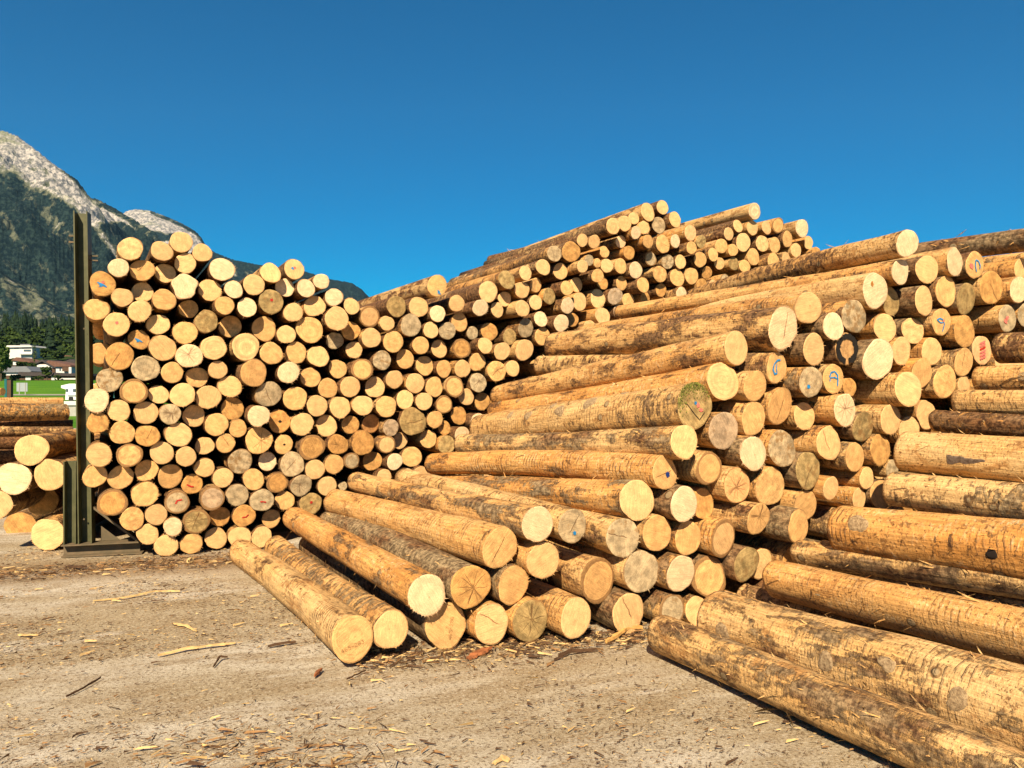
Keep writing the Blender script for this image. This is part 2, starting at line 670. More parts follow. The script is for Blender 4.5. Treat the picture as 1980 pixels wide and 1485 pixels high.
def mat_ground():
    m, nt, b = new_mat('yard_concrete'); g = G(nt)
    P = g.n('ShaderNodeNewGeometry').outputs['Position']
    x, y, z = g.sep(P)
    # dust swept in one slanting direction
    sx = g.math('ADD', g.math('MULTIPLY', x, .94), g.math('MULTIPLY', y, .34)); sy = g.math('SUBTRACT', g.math('MULTIPLY', y, .94), g.math('MULTIPLY', x, .34))
    PS = g.comb(g.math('MULTIPLY', sx, .35), sy, 0.0)
    big = g.noise(PS, .95, 5, .62, .4); mid = g.noise(PS, 5.0, 6, .7); fine = g.noise(P, 60.0, 5, .75)
    grit = g.noise(P, 230.0, 2, .7)
    col = g.mix(g.ss(big, .38, .66), (.37, .295, .19, 1), (.54, .48, .385, 1))
    col = g.mix(g.ss(mid, .40, .66, 0, .8), col, (.285, .205, .115, 1))
    col = g.mix(g.ss(g.noise(PS, 2.4, 5, .7), .57, .70, 0, .7), col, (.60, .54, .45, 1))
    col = g.mix(g.ss(fine, .53, .62, 0, .85), col, (.115, .068, .032, 1))
    col = g.mix(g.ss(fine, .45, .36, 0, .6), col, (.60, .53, .42, 1))
    k = g.ss(grit, .3, .7, .72, 1.22)
    col = g.mix(1.0, col, g.comb(k, k, k), 'MULTIPLY')
    # darker strip of bark dirt in front of the tall stack: distance to its face line
    dl = g.math('ABSOLUTE', g.math('ADD', g.math('MULTIPLY', g.math('ADD', x, 3.33), -.300), g.math('MULTIPLY', g.math('SUBTRACT', y, 7.05), .954)))
    strip = g.ss(g.math('ADD', dl, g.math('MULTIPLY', g.math('SUBTRACT', mid, .5), .9)), .25, .6, 1, 0)
    col = g.mix(g.math('MULTIPLY', strip, .6), col, (.20, .125, .06, 1))
    g.put(b.inputs['Base Color'], col)
    b.inputs['Roughness'].default_value = .9; b.inputs['Specular IOR Level'].default_value = .12
    ds = g.noise(g.comb(g.math('MULTIPLY', sx, 16.0), g.math('MULTIPLY', sy, 62.0), 0.0), 1.0, 4, .75)
    col = g.mix(g.ss(ds, .53, .61, 0, .85), col, (.095, .052, .022, 1))
    col = g.mix(g.ss(ds, .40, .33, 0, .55), col, (.62, .50, .33, 1))
    d2 = g.noise(g.comb(g.math('MULTIPLY', sx, 7.0), g.math('MULTIPLY', sy, 30.0), 3.0), 1.0, 5, .8)
    col = g.mix(g.ss(d2, .56, .66, 0, .6), col, (.17, .105, .05, 1))
    h = g.math('ADD', g.math('MULTIPLY', fine, .8), g.math('MULTIPLY', mid, .6)); h = g.math('ADD', h, g.math('MULTIPLY', grit, .3))
    g.put(b.inputs['Normal'], g.bump(h, .8, .014))
    return m

def mat_grass():
    m, nt, b = new_mat('grass_field'); g = G(nt)
    P = g.n('ShaderNodeNewGeometry').outputs['Position']
    n = g.noise(g.vmath('MULTIPLY', P, (.4, 1, 1)), .12, 5, .6); f = g.noise(P, 3.0, 4, .7)
    x, y, z = g.sep(P)
    col = g.mix(g.ss(n, .35, .65), (.052, .155, .006, 1), (.095, .21, .012, 1))
    k = g.ss(f, .3, .7, .7, 1.2); col = g.mix(1.0, col, g.comb(k, k, k), 'MULTIPLY')
    col = g.mix(g.ss(y, 225, 250), col, (.022, .042, .010, 1))
    g.put(b.inputs['Base Color'], col); b.inputs['Roughness'].default_value = .9; b.inputs['Specular IOR Level'].default_value = .1
    return m

def mat_mountain():
    m, nt, b = new_mat('mountain_ground'); g = G(nt)
    P = g.n('ShaderNodeNewGeometry').outputs['Position']
    rk = g.attr('rk').outputs['Fac']
    n1 = g.noise(g.vmath('MULTIPLY', P, (1, 1, .55)), .035, 6, .7); n2 = g.noise(P, .11, 3, .7)
    n3 = g.noise(P, .008, 4, .6)
    v = g.math('ADD', rk, g.math('MULTIPLY', g.math('SUBTRACT', n1, .5), 1.25))
    rock = g.mix(g.ss(g.noise(P, .06, 5, .8), .40, .60), (.11, .115, .125, 1), (.46, .425, .385, 1))
    rock = g.mix(g.ss(n3, .5, .68, 0, .7), rock, (.17, .185, .09, 1))
    forest = g.mix(g.ss(n2, .4, .68), (.004, .011, .014, 1), (.022, .040, .036, 1))
    meadow = g.mix(n2, (.06, .075, .045, 1), (.15, .15, .105, 1))
    col = g.mix(g.ss(v, .36, .50), forest, meadow)
    col = g.mix(g.ss(v, .50, .64), col, rock)
    g.put(b.inputs['Base Color'], col); b.inputs['Roughness'].default_value = .95; b.inputs['Specular IOR Level'].default_value = .05
    h = g.math('ADD', g.math('MULTIPLY', n1, 1.0), g.math('MULTIPLY', n2, .5))
    g.put(b.inputs['Normal'], g.bump(h, .55, 14.0))
    return m

M_BARK = mat_bark(); M_FACE = mat_face(); M_GROUND = mat_ground(); M_GRASS = mat_grass(); M_MTN = mat_mountain()
M_BLUE = mat_plain('blue_spray_paint', (.015, .23, .52), .6, .4, 60)
M_NAVY = mat_plain('dark_blue_spray_paint', (.008, .035, .18), .6, .3, 60)
M_RED = mat_plain('red_spray_paint', (.50, .025, .015), .6, .4, 60)
M_PINK = mat_plain('pink_spray_paint', (.72, .17, .13), .6, .3, 60)
M_GREEN = mat_plain('green_spray_paint', (.09, .50, .20), .6, .4, 60)
M_MOSS = mat_plain('moss', (.20, .21, .035), .95, .6, 40, bump=.5)
M_INK = mat_plain('stamp_ink', (.16, .065, .015), .8, .2, 60)
M_CHAR = mat_plain('charred_bark', (.012, .009, .007), .9, .3, 60, bump=.6)
M_KNOT = mat_plain('brown_knot', (.42, .17, .03), .8, .5, 60)
M_SCAR = mat_plain('grey_branch_scar', (.42, .29, .155), .85, .5, 75, col2=(.19, .12, .06), bump=.6)
M_PLATE = mat_plain('grey_bark_plate', (.17, .12, .085), .9, .5, 45, col2=(.09, .055, .035), bump=.8)
M_HOLE = mat_plain('rotten_hole', (.02, .012, .008), .9, .3, 60)
M_STEEL = mat_plain('olive_painted_steel', (.060, .062, .026), .55, .3, 7, col2=(.092, .088, .040), bump=.1)
M_RUST = mat_plain('rusty_painted_steel', (.10, .078, .045), .75, .4, 12, col2=(.15, .105, .06), bump=.2)
M_PALE = mat_plain('pale_splinters', (.60, .40, .17), .85, .35, 20)
M_DARKB = mat_plain('loose_bark', (.085, .043, .020), .9, .4, 20)
M_MIDB = mat_plain('brown_bark_bits', (.28, .15, .06), .9, .5, 14)
M_REDB = mat_plain('red_inner_bark', (.33, .115, .04), .85, .5, 30, bump=.3)

# ------------------------------------------------------------------ object helpers
def link(o, parent=None):
    COL.objects.link(o)
    if parent is not None: o.parent = parent
    return o
def mesh_obj(name, verts, faces, mat, parent=None, smooth=False, mats=None, midx=None):
    me = bpy.data.meshes.new(name); me.from_pydata(verts, [], faces)
    for mm in (mats or [mat]): me.materials.append(mm)
    if midx: me.polygons.foreach_set('material_index', midx)
    if smooth: me.polygons.foreach_set('use_smooth', [True] * len(me.polygons))
    me.update()
    return link(bpy.data.objects.new(name, me), parent)
def tag(o, label=None, cat=None, group=None, kind=None):
    if label: o['label'] = label
    if cat: o['category'] = cat
    if group: o['group'] = group
    if kind: o['kind'] = kind
    return o
def empty(name, loc, rz=0.0):
    o = bpy.data.objects.new(name, None); o.location = loc; o.rotation_euler = (0, 0, rz); o.empty_display_size = .1
    return link(o)
class MB:
    def __init__(s): s.v = []; s.f = []
    def add(s, vs, fs):
        k = len(s.v); s.v += [tuple(p) for p in vs]; s.f += [tuple(i + k for i in q) for q in fs]; return s
    def box(s, x0, x1, y0, y1, z0, z1):
        return s.add([(x0,y0,z0),(x1,y0,z0),(x1,y1,z0),(x0,y1,z0),(x0,y0,z1),(x1,y0,z1),(x1,y1,z1),(x0,y1,z1)],
                     [(0,3,2,1),(4,5,6,7),(0,1,5,4),(1,2,6,5),(2,3,7,6),(3,0,4,7)])
    def prism(s, pts, y0, y1):       # xz outline (counter-clockwise seen from -y) pushed along y
        n = len(pts)
        vs = [(p[0], y0, p[1]) for p in pts] + [(p[0], y1, p[1]) for p in pts]
        fs = [tuple(range(n)), tuple(range(2 * n - 1, n - 1, -1))] + [(i, i + n, (i + 1) % n + n, (i + 1) % n) for i in range(n)]
        return s.add(vs, fs)
    def tube(s, a, b, r0, r1, n=8, cap=True):
        a = Vector(a); b = Vector(b); d = (b - a).normalized()
        u = d.orthogonal().normalized(); w = d.cross(u)
        vs = []
        for p, r in ((a, r0), (b, r1)):
            for i in range(n):
                t = 2 * math.pi * i / n; vs.append(p + (u * math.cos(t) + w * math.sin(t)) * r)
        fs = [(i, (i + 1) % n, (i + 1) % n + n, i + n) for i in range(n)]
        if cap: fs += [tuple(range(n - 1, -1, -1)), tuple(range(n, 2 * n))]
        return s.add(vs, fs)
    def build(s, name, mat, parent=None, smooth=False): return mesh_obj(name, s.v, s.f, mat, parent, smooth)

# ------------------------------------------------------------------ logs
TONE = {'w': (.76, .525, .30), 'p': (.71, .425, .185), 'y': (.67, .38, .145), 'o': (.55, .285, .09), 'g': (.45, .33, .185), 'v': (.39, .262, .105), 'k': (.48, .27, .11)}
def log_frame(axis):
    z = axis.normalized(); x = Vector((0, 0, 1)).cross(z).normalized(); y = z.cross(x)
    return x, y, z
class LogData:
    """vertex data of one log (body + sawn face) in its own frame; z runs out of the near end"""
    def __init__(s, R, L, taper, flags, tone, seed, nseg, nring, bark, farface=False, bow=0.0, frays=0):
        rg = random.Random(seed); s.seed = rg.random()
        W = 'W' in flags
        a2, p2 = rg.uniform(.015, .075), rg.uniform(0, 6.28)
        a3, p3 = rg.uniform(.008, .04) * (2 if W else 1), rg.uniform(0, 6.28)
        a5, p5 = rg.uniform(.004, .018) * (4 if W else 1), rg.uniform(0, 6.28)
        a7, p7 = rg.uniform(.003, .011), rg.uniform(0, 6.28)
        fl_ = [(rg.uniform(0, 6.28), rg.uniform(.86, .97)) for _ in range(rg.choice((0, 0, 1, 1, 2)))]
        def prof(t):
            r = 1 + a2 * math.cos(2 * t + p2) + a3 * math.cos(3 * t + p3) + a5 * math.cos(5 * t + p5) + a7 * math.cos(8 * t + p7)
            for t0, cf in fl_:
                q_ = math.cos(t - t0)
                if q_ > .3: r = min(r, cf / q_ * .5 + r * .5 if cf / q_ < r else r)
            return R * r
        mk = any(c in flags for c in 'bBrGh#')
        tlx, tly = (0, 0) if mk else (rg.gauss(0, .075), rg.gauss(0, .075))
        bd = rg.uniform(0, 6.28)
        s.bv, s.bf, s.blp, s.bbt = [], [], [], []
        bt = (bark[0], bark[1], bark[2], s.seed)
        zs = [0.0] + [-L * ((i / nring) ** 1.0) for i in range(1, nring + 1)]
        rough = .022 if nring > 20 else .012
        for zi, z in enumerate(zs):
            k = 1 + (taper - 1) * (-z / L)
            ob = bow * math.sin(math.pi * min(1, -z / L)); ox, oy = ob * math.cos(bd), ob * math.sin(bd)
            for i in range(nseg):
                t = 2 * math.pi * i / nseg; r = prof(t) * k
                if zi > 0:
                    q = Vector((math.cos(t) * R * 7, math.sin(t) * R * 7, z * 2.2 + s.seed * 90))
                    r *= 1 + rough * noise.noise(q) * 2 + rough * .6 * noise.noise(q * 3.1) + (.03 * noise.noise(Vector((s.seed * 50, 3, z * 1.3))) if nring > 20 else 0)
                p = (ox + r * math.cos(t), oy + r * math.sin(t), z + (tlx * r * math.cos(t) + tly * r * math.sin(t) if zi == 0 else 0))
                s.bv.append(p); s.blp.append((p[0], p[1], z)); s.bbt.append(bt)
        for zi in range(len(zs) - 1):
            for i in range(nseg):
                a = zi * nseg + i; b_ = zi * nseg + (i + 1) % nseg
                s.bf.append((a, a + nseg, b_ + nseg, b_))
        last = (len(zs) - 1) * nseg
        s.bf.append(tuple(last + i for i in range(nseg - 1, -1, -1)))
        # torn shreds of bast standing off the trunk
        for _ in range(frays):
            z = -rg.uniform(.02, .98) * L; t = rg.uniform(0, 2 * math.pi); k = 1 + (taper - 1) * (-z / L)
            r = prof(t) * k * 1.0; ob = bow * math.sin(math.pi * -z / L)
            c = Vector((ob * math.cos(bd) + r * math.cos(t), ob * math.sin(bd) + r * math.sin(t), z)); nn = Vector((math.cos(t), math.sin(t), 0)); tt = Vector((-math.sin(t), math.cos(t), 0))
            ax = (Vector((0, 0, 1)) * rg.choice((-1, 1)) + tt * rg.uniform(-.7, .7)).normalized(); sd = ax.cross(nn)
            ln = rg.uniform(.012, .05) if rg.random() < .9 else rg.uniform(.05, .12); w = rg.uniform(.0015, .005); lift = rg.uniform(.1, .7) * ln
            vs = [c - nn * .004 - sd * w, c - nn * .004 + sd * w, c + ax * ln * .6 + nn * lift * .4 + sd * w * .7, c + ax * ln + nn * lift, c + ax * ln * .6 + nn * lift * .4 - sd * w * .7]
            k0 = len(s.bv); s.bv += [tuple(v) for v in vs]
            s.blp += [tuple(v) for v in vs]; s.bbt += [(0.0, 0.0, 0.0, s.seed)] * 5; s.bf.append(tuple(range(k0, k0 + 5)))
        # sawn face
        s.fv, s.ff, s.ffp, s.ffc, s.fft = [], [], [], [], []
        base = TONE[tone]; j = rg.uniform(.93, 1.07); hue = rg.uniform(-.025, .025)
        fc = (min(.82, base[0] * j), base[1] * j * (1 + hue), base[2] * j * (1 + 2 * hue), 1)
        if 'q' in flags: fc = (fc[0] * 1.02, fc[1] * .96, fc[2] * 1.03, 1)
        crack = 1.0 if '*' in flags else (.5 if 'c' in flags else 0.0)
        ft = (crack, .8 if 'R' in flags else rg.uniform(.0, .22), 1.0 if 'k' in flags else rg.choice((0, 0, .06, .15)), {'g': .75, 'v': .9, 'o': .55, 'y': .25, 'k': .6}.get(tone, .06) + (.35 if 'n' in flags else 0))
        def fadd(p):
            p = (p[0], p[1], p[2] + tlx * p[0] + tly * p[1])
            s.fv.append(p); s.ffp.append((p[0] / R, p[1] / R, s.seed)); s.ffc.append(fc); s.fft.append(ft); return len(s.fv) - 1
        fr = 'f' in flags
        nf = nseg * 2
        dome = rg.uniform(.0, .004)
        rings = (.35, .7, .93, 1.0)
        cx = fadd((0, 0, .004 + dome))
        idx = []
        for q in rings:
            row = []
            for i in range(nf):
                t = 2 * math.pi * i / nf; r = prof(t) * q
                if q == 1.0: r *= 1 + .012 * noise.noise(Vector((math.cos(t) * 5, math.sin(t) * 5, s.seed * 60))) + rg.uniform(-.007, .007) * (2 if fr else 1)
                row.append(fadd((r * math.cos(t), r * math.sin(t), .004 + dome * (1 - q * q) + (0 if q < 1 else -.003))))
            idx.append(row)
        for i in range(nf):
            i2 = (i + 1) % nf
            s.ff.append((cx, idx[0][i], idx[0][i2]))
            for a, b_ in zip(idx[:-1], idx[1:]): s.ff.append((a[i], b_[i], b_[i2], a[i2]))
        nsp = int((rg.uniform(26, 50) if fr else rg.choice((3, 8, 16))))
        arc0, arc = rg.uniform(0, 6.28), (rg.uniform(3.0, 6.2) if fr else 2.0)
        for _ in range(nsp):
            t = arc0 + arc * rg.random() ** 1.6; w = rg.uniform(.008, .034) * .11 / R; ln = min(.26, .03 + rg.expovariate(1 / (.075 if fr else .045))) * R
            r = prof(t); t2 = t + rg.uniform(-.07, .07)
            a_ = fadd((.97 * r * math.cos(t - w), .97 * r * math.sin(t - w), .003)); b_ = fadd((.97 * r * math.cos(t + w), .97 * r * math.sin(t + w), .003))
            c_ = fadd(((r + ln) * math.cos(t2), (r + ln) * math.sin(t2), rg.uniform(-.01, .02))); s.ff.append((a_, b_, c_))
def set_attr(me, name, typ, data, dom='POINT'):
    at_ = me.attributes.new(name, typ, dom)
    flat = [c for d in data for c in d] if not isinstance(data[0], float) else data
    at_.data.foreach_set({'FLOAT_VECTOR': 'vector', 'FLOAT_COLOR': 'color', 'FLOAT': 'value'}[typ], flat)
def log_objects(ld, near, axis, face=True, name='log'):
    x, y, z = log_frame(axis)
    M = Matrix((x, y, z)).transposed().to_4x4(); M.translation = near
    me = bpy.data.meshes.new('log'); me.from_pydata(ld.bv, [], ld.bf); me.materials.append(M_BARK)
    set_attr(me, 'lp', 'FLOAT_VECTOR', ld.blp); set_attr(me, 'bt', 'FLOAT_COLOR', ld.bbt)
    me.polygons.foreach_set('use_smooth', [True] * len(me.polygons)); me.update()
    fo = None
    if not face:
        o = bpy.data.objects.new(name, me); link(o); o.matrix_world = M
    else:
        o = bpy.data.objects.new(name, None); o.empty_display_size = .05; link(o); o.matrix_world = M
        link(bpy.data.objects.new('trunk', me), o)
        mf = bpy.data.meshes.new('cut_face'); mf.from_pydata(ld.fv, [], ld.ff); mf.materials.append(M_FACE)
        set_attr(mf, 'fp', 'FLOAT_VECTOR', ld.ffp); set_attr(mf, 'fc', 'FLOAT_COLOR', ld.ffc); set_attr(mf, 'ft', 'FLOAT_COLOR', ld.fft)
        mf.update(); fo = bpy.data.objects.new('cut_face', mf); link(fo, o)
    return o, fo, M
class Merge:
    def __init__(s): s.v, s.f, s.mi, s.lp, s.bt, s.fp, s.fc, s.ft = [], [], [], [], [], [], [], []
    def add(s, ld, near, axis):
        x, y, z = log_frame(axis); M = Matrix((x, y, z)).transposed().to_4x4(); M.translation = near
        k = len(s.v); nb = len(ld.bv)
        s.v += [tuple(M @ Vector(p)) for p in ld.bv] + [tuple(M @ Vector(p)) for p in ld.fv]
        s.f += [tuple(i + k for i in q) for q in ld.bf] + [tuple(i + k + nb for i in q) for q in ld.ff]
        s.mi += [0] * len(ld.bf) + [1] * len(ld.ff); nf = len(ld.fv)
        s.lp += ld.blp + [(0., 0., 0.)] * nf; s.bt += ld.bbt + [(0., 0., 0., 0.)] * nf
        s.fp += [(0., 0., 0.)] * nb + ld.ffp; s.fc += [(0., 0., 0., 1.)] * nb + ld.ffc; s.ft += [(0., 0., 0., 0.)] * nb + ld.fft
    def build(s, name):
        me = bpy.data.meshes.new(name); me.from_pydata(s.v, [], s.f); me.materials.append(M_BARK); me.materials.append(M_FACE)
        set_attr(me, 'lp', 'FLOAT_VECTOR', s.lp); set_attr(me, 'bt', 'FLOAT_COLOR', s.bt)
        set_attr(me, 'fp', 'FLOAT_VECTOR', s.fp); set_attr(me, 'fc', 'FLOAT_COLOR', s.fc); set_attr(me, 'ft', 'FLOAT_COLOR', s.ft)
        me.polygons.foreach_set('material_index', s.mi); me.polygons.foreach_set('use_smooth', [m == 0 for m in s.mi]); me.update()
        return link(bpy.data.objects.new(name, me))

def knot(parent, ld_R, z, ang, size, mat, L=3.3, hole=False):
    """grown-over branch scar on a trunk"""
    n = 18; rg = random.Random(int(z * 1000) + int(ang)); a = math.radians(ang); cx, cy = math.cos(a), math.sin(a); R = ld_R
    prof = [(1.45, -.12), (1.1, .05), (.85, .085), (.68, .05), (.3, .06)] if not hole else [(1.3, -.2), (1.0, .03), (.7, .03), (.2, .03)]
    vs = []
    for (q, hgt) in prof:
        for i in range(n):
            t = 2 * math.pi * i / n; k = size * q * (1 + .16 * math.sin(2 * t + ang) + .1 * math.sin(3 * t + z * 9) + rg.uniform(-.06, .06)); u, w = k * math.cos(t), k * 1.15 * math.sin(t)
            sag = R - math.sqrt(max(0, R * R - u * u)); rr = R * .99 - sag + hgt * size * 1.1
            vs.append((rr * cx - u * cy, rr * cy + u * cx, z + w))
    fs = [(j * n + i, j * n + (i + 1) % n, (j + 1) * n + (i + 1) % n, (j + 1) * n + i) for j in range(len(prof) - 1) for i in range(n)] + [tuple(range((len(prof) - 1) * n, len(prof) * n))]
    return mesh_obj('knot', vs, fs, mat, parent, smooth=True)
# paint and marks lying 3 mm proud of a sawn face (units: fraction of the log radius)
def ribbon(parent, pts, w, R, mat, name, z=.0):
    pts = [Vector((p[0] * R, p[1] * R)) for p in pts]; vs, fs = [], []
    rg = random.Random(len(pts) * 31 + int(w * 1000))
    den = []
    for a, b in zip(pts[:-1], pts[1:]):
        for k in range(4): den.append(a.lerp(b, k / 4))
    den.append(pts[-1])
    for i, p in enumerate(den):
        d = (den[min(i + 1, len(den) - 1)] - den[max(i - 1, 0)]).normalized(); nrm = Vector((-d.y, d.x))
        h = w * R * (.5 + rg.uniform(-.12, .12)) * (.55 if i in (0, len(den) - 1) else 1)
        for sgn in (-1, 1):
            q = p + nrm * h * sgn; vs.append((q.x, q.y, .0105 + z))
    fs = [(2 * i, 2 * i + 2, 2 * i + 3, 2 * i + 1) for i in range(len(den) - 1)]
    return mesh_obj(name, vs, fs, mat, parent)
def blob(parent, c, r, R, mat, name, n=18, rag=.3, sx=1.0, z=.0):
    rg = random.Random(int(c[0] * 997) + int(r * 991) + n)
    vs = [(c[0] * R, c[1] * R, .0105 + z)]
    for i in range(n):
        t = 2 * math.pi * i / n; q = r * R * (1 + rg.uniform(-rag, rag)); vs.append((c[0] * R + q * sx * math.cos(t), c[1] * R + q * math.sin(t), .0105 + z))
    return mesh_obj(name, vs, [(0, i + 1, (i + 1) % n + 1) for i in range(n)], mat, parent)
def moss_tufts(parent, R, mat, n=800):
    rg = random.Random(8); vs, fs = [], []
    for _ in range(n):
        a = math.radians(rg.triangular(15, 215, 100)); q = 1.0 - abs(rg.gauss(0, .25)) * rg.random() ** .3; x, y = q * R * math.cos(a), q * R * math.sin(a); k = len(vs); m = rg.randint(4, 6); rr = R * rg.uniform(.008, .034); t0 = rg.uniform(0, 6)
        for i in range(m): t = t0 + 6.283 * i / m; u = rr * rg.uniform(.4, 1.3); vs.append((x + u * math.cos(t), y + u * math.sin(t), .0100 + rg.uniform(0, .005)))
        fs.append(tuple(range(k, k + m)))
    return mesh_obj('moss_patch', vs, fs, mat, parent)
def stamp(parent, text, c, h, rot, mat):
    """dotted stamped number, 5x7 dots"""
    FONT = {'5': "11111 10000 11110 00001 00001 10001 01110", '0': "01110 10001 10001 10001 10001 10001 01110", '-': "00000 00000 00000 11111 00000 00000 00000",
            '4': "00010 00110 01010 10010 11111 00010 00010", '3': "11111 00010 00100 00010 00001 10001 01110", '7': "11111 00001 00010 00100 01000 01000 01000", '2': "01110 10001 00001 00110 01000 10000 11111", '8': "01110 10001 10001 01110 10001 10001 01110", '9': "01110 10001 10001 01111 00001 10001 01110", '6': "01110 10000 10000 11110 10001 10001 01110"}
    vs, fs = [], []; st = h / 7; ca, sa = math.cos(rot), math.sin(rot); wtot = len(text) * 6 * st
    for k, ch in enumerate(text):
        for r, row in enumerate(FONT[ch].split()):
            for q, bit in enumerate(row):
                if bit == '1':
                    X = k * 6 * st + q * st - wtot / 2; Y = (3 - r) * st; X, Y = c[0] + X * ca - Y * sa, c[1] + X * sa + Y * ca
                    n = len(vs); d = st * .36
                    vs += [(X - d, Y - d, .0095), (X + d, Y - d, .0095), (X + d, Y + d, .0095), (X - d, Y + d, .0095)]; fs.append((n, n + 1, n + 2, n + 3))
    return mesh_obj('stamped_number', vs, fs, mat, parent)

# ------------------------------------------------------------------ place the logs
P0A = Vector((-3.33, 7.39, 0)); NA = DA.copy()
SL_C = R_(17.0); EC = Vector((math.cos(SL_C), math.sin(SL_C), 0)); NC = Vector((-math.sin(SL_C), math.cos(SL_C), 0))
P0C = Vector((-.943, 4.54, 0)); P0D = Vector((.914, 4.64, 0))
class Rec: pass
def parse(tiles, p0, nrm, pile):
    out = []
    for (ox, oy, sc), txt in tiles:
        for line in txt.strip().splitlines():
            lm = far = ''
            if '@' in line: line, far = line.split('@')
            if '|' in line: line, lm = line.split('|')
            f = line.split(); q = Rec()
            q.px, q.py, q.rp = ox + float(f[0]) / sc, oy + float(f[1]) / sc, float(f[2]) / sc
            tf, _, q.sp = f[3].partition('#'); q.tone, q.fl = tf[0], tf[1:]
            q.lm = lm.strip(); q.far = tuple(float(v) for v in far.split(',')) if far else None
            q.pile = pile; q.seed = len(out) * 7 + (1 if pile == 'A' else 5000)
            rg = random.Random(q.seed)
            off = rg.gauss(0, .022)
            if 'P' in q.fl: off = rg.uniform(.07, .13)
            elif 's' in q.fl: off = -rg.uniform(.07, .125)
            elif 'w' == q.tone: off = abs(off) + .03
            pt = on_plane(q.px, q.py, p0 - nrm * off, nrm)
            q.near = pt; q.depth = pt.y; q.R = q.rp / F * pt.y * (.965 if pile == 'A' else .985)
            q.axis = -DA
            out.append(q)
    return out
A = parse(TILES_A, P0A, NA, 'A'); Cc = parse(TILES_C, P0C, NC, 'C')
# drop double readings of the same log end
def dedupe(L):
    keep = []
    for q in L:
        if not any(math.hypot(q.px - k.px, q.py - k.py) < .75 * min(q.rp, k.rp) for k in keep): keep.append(q)
    return keep
n0 = len(A) + len(Cc); A = dedupe(A); Cc = dedupe(Cc)
# ease apart neighbours that the readings let overlap
def relax(L, ax, E, shrink=True):
    for q in L: q.u0 = q.u = q.near.dot(E); q.h0 = q.h = q.near.z
    for it in range(60):
        for i, a in enumerate(L):
            for b in L[i + 1:]:
                du, dh = b.u - a.u, b.h - a.h; m = (a.R + b.R) * .985
                if abs(du) < m and abs(dh) < m:
                    d = math.hypot(du, dh) or 1e-4
                    if d < m:
                        k = (m - d) / d * .25; a.u -= du * k; a.h -= dh * k; b.u += du * k; b.h += dh * k
        for q in L:
            q.h = max(q.h, q.R * 1.0); q.u += (q.u0 - q.u) * .04; q.h += (q.h0 - q.h) * .04
    if shrink:
        for i, a in enumerate(L):
            for b in L[i + 1:]:
                d = math.hypot(b.u - a.u, b.h - a.h); m = a.R + b.R
                if d < m: k = max(.86, d / m); a.R *= k ** .5; b.R *= k ** .5
    mv = 0
    for q in L:
        q.near = q.near + E * (q.u - q.u0); q.near.z += q.h - q.h0; mv = max(mv, math.hypot(q.u - q.u0, q.h - q.h0))
    return mv
relax(A, DA, EA)
relax(Cc, DA, EA)
LC = 3.1
for q in Cc:
    if q.far:
        r = ray(*q.far); o = Vector((0, 0, CAMH)); w = o - q.near
        a_, b_, c_ = r.dot(r), 2 * r.dot(w), w.dot(w) - LC * LC
        disc = b_ * b_ - 4 * a_ * c_
        t = (-b_ + math.sqrt(disc)) / (2 * a_) if disc > 0 else -b_ / (2 * a_)
        fp = o + r * t; fp.z = max(fp.z, q.R * .75)
        q.axis = (q.near - fp).normalized(); q.L = (q.near - fp).length
        q.rawfar = fp
    else:
        q.L = LC
rg = random.Random(11)
for q in A:
    q.L = 3.6
    az = rg.gauss(0, .006); q.axis = (-DA + EA * az + Vector((0, 0, rg.gauss(0, .004)))).normalized()
for q in Cc:
    if not q.far:
        h = q.near.z; aw = R_(30) - R_(5) * min(1, h / 2)
        q.axis = (Vector((math.sin(aw), -math.cos(aw), 0)) + Vector((rg.gauss(0, .012), 0, rg.gauss(0, .008)))).normalized()

# bark looks: (bark left on, roller bands, grey)
def bark_look(q, rg):
    if 'D' in q.sp: return (.92, .1, .9)
    if 'N' in q.sp: return (.02, .0, .0)
    k = rg.random()
    if k < .35: return (rg.uniform(.26, .42), rg.uniform(.5, 1), rg.uniform(.1, .5))
    if k < .7: return (rg.uniform(.4, .56), rg.uniform(.2, .8), rg.uniform(.2, .8))
    if k < .88: return (rg.uniform(.66, .85), rg.uniform(0, .4), rg.uniform(.3, 1))
    return (rg.uniform(.12, .3), rg.uniform(.3, .8), .2)
FIX = {  # flank looks of the trunks the photograph shows from the side, by pixel of the near end
    (682, 1234): (0.36, 1.0, .1), (756, 1217): (0.48, .5, .95), (828, 1155): (0.40, .2, .5), (909, 1135): (1.00, .1, 1.0), (967, 1059): (0.33, .7, .1),
    (1039, 1013): (0.49, .2, .8), (1237, 964): (0.51, .2, .95), (1285, 916): (0.33, 1.0, .35), (1321, 861): (0.55, .1, .9), (1349, 781): (0.36, .6, .5),
    (1399, 743): (0.39, .2, .0), (1422, 675): (0.46, .2, .25), (1513, 634): (.52, .1, .2), (1741, 530): (.42, .2, .3), (1754, 474): (.46, .3, .2), (1687, 572): (0.09, .0, .0), (1166, 1121): (0.46, .5, .2)}
def look_for(q, rg):
    for k, v in FIX.items():
        if math.hypot(q.px - k[0], q.py - k[1]) < 9: return v
    if q.pile == 'A': return (rg.uniform(.45, .95), rg.uniform(0, .5), rg.uniform(.0, .35)) if q.px < 950 else (rg.uniform(.3, .8), rg.uniform(0, .7), rg.uniform(.0, .4))  # dark bark on the tall stack, heavier to stand in for shade in the gaps
    return bark_look(q, rg)

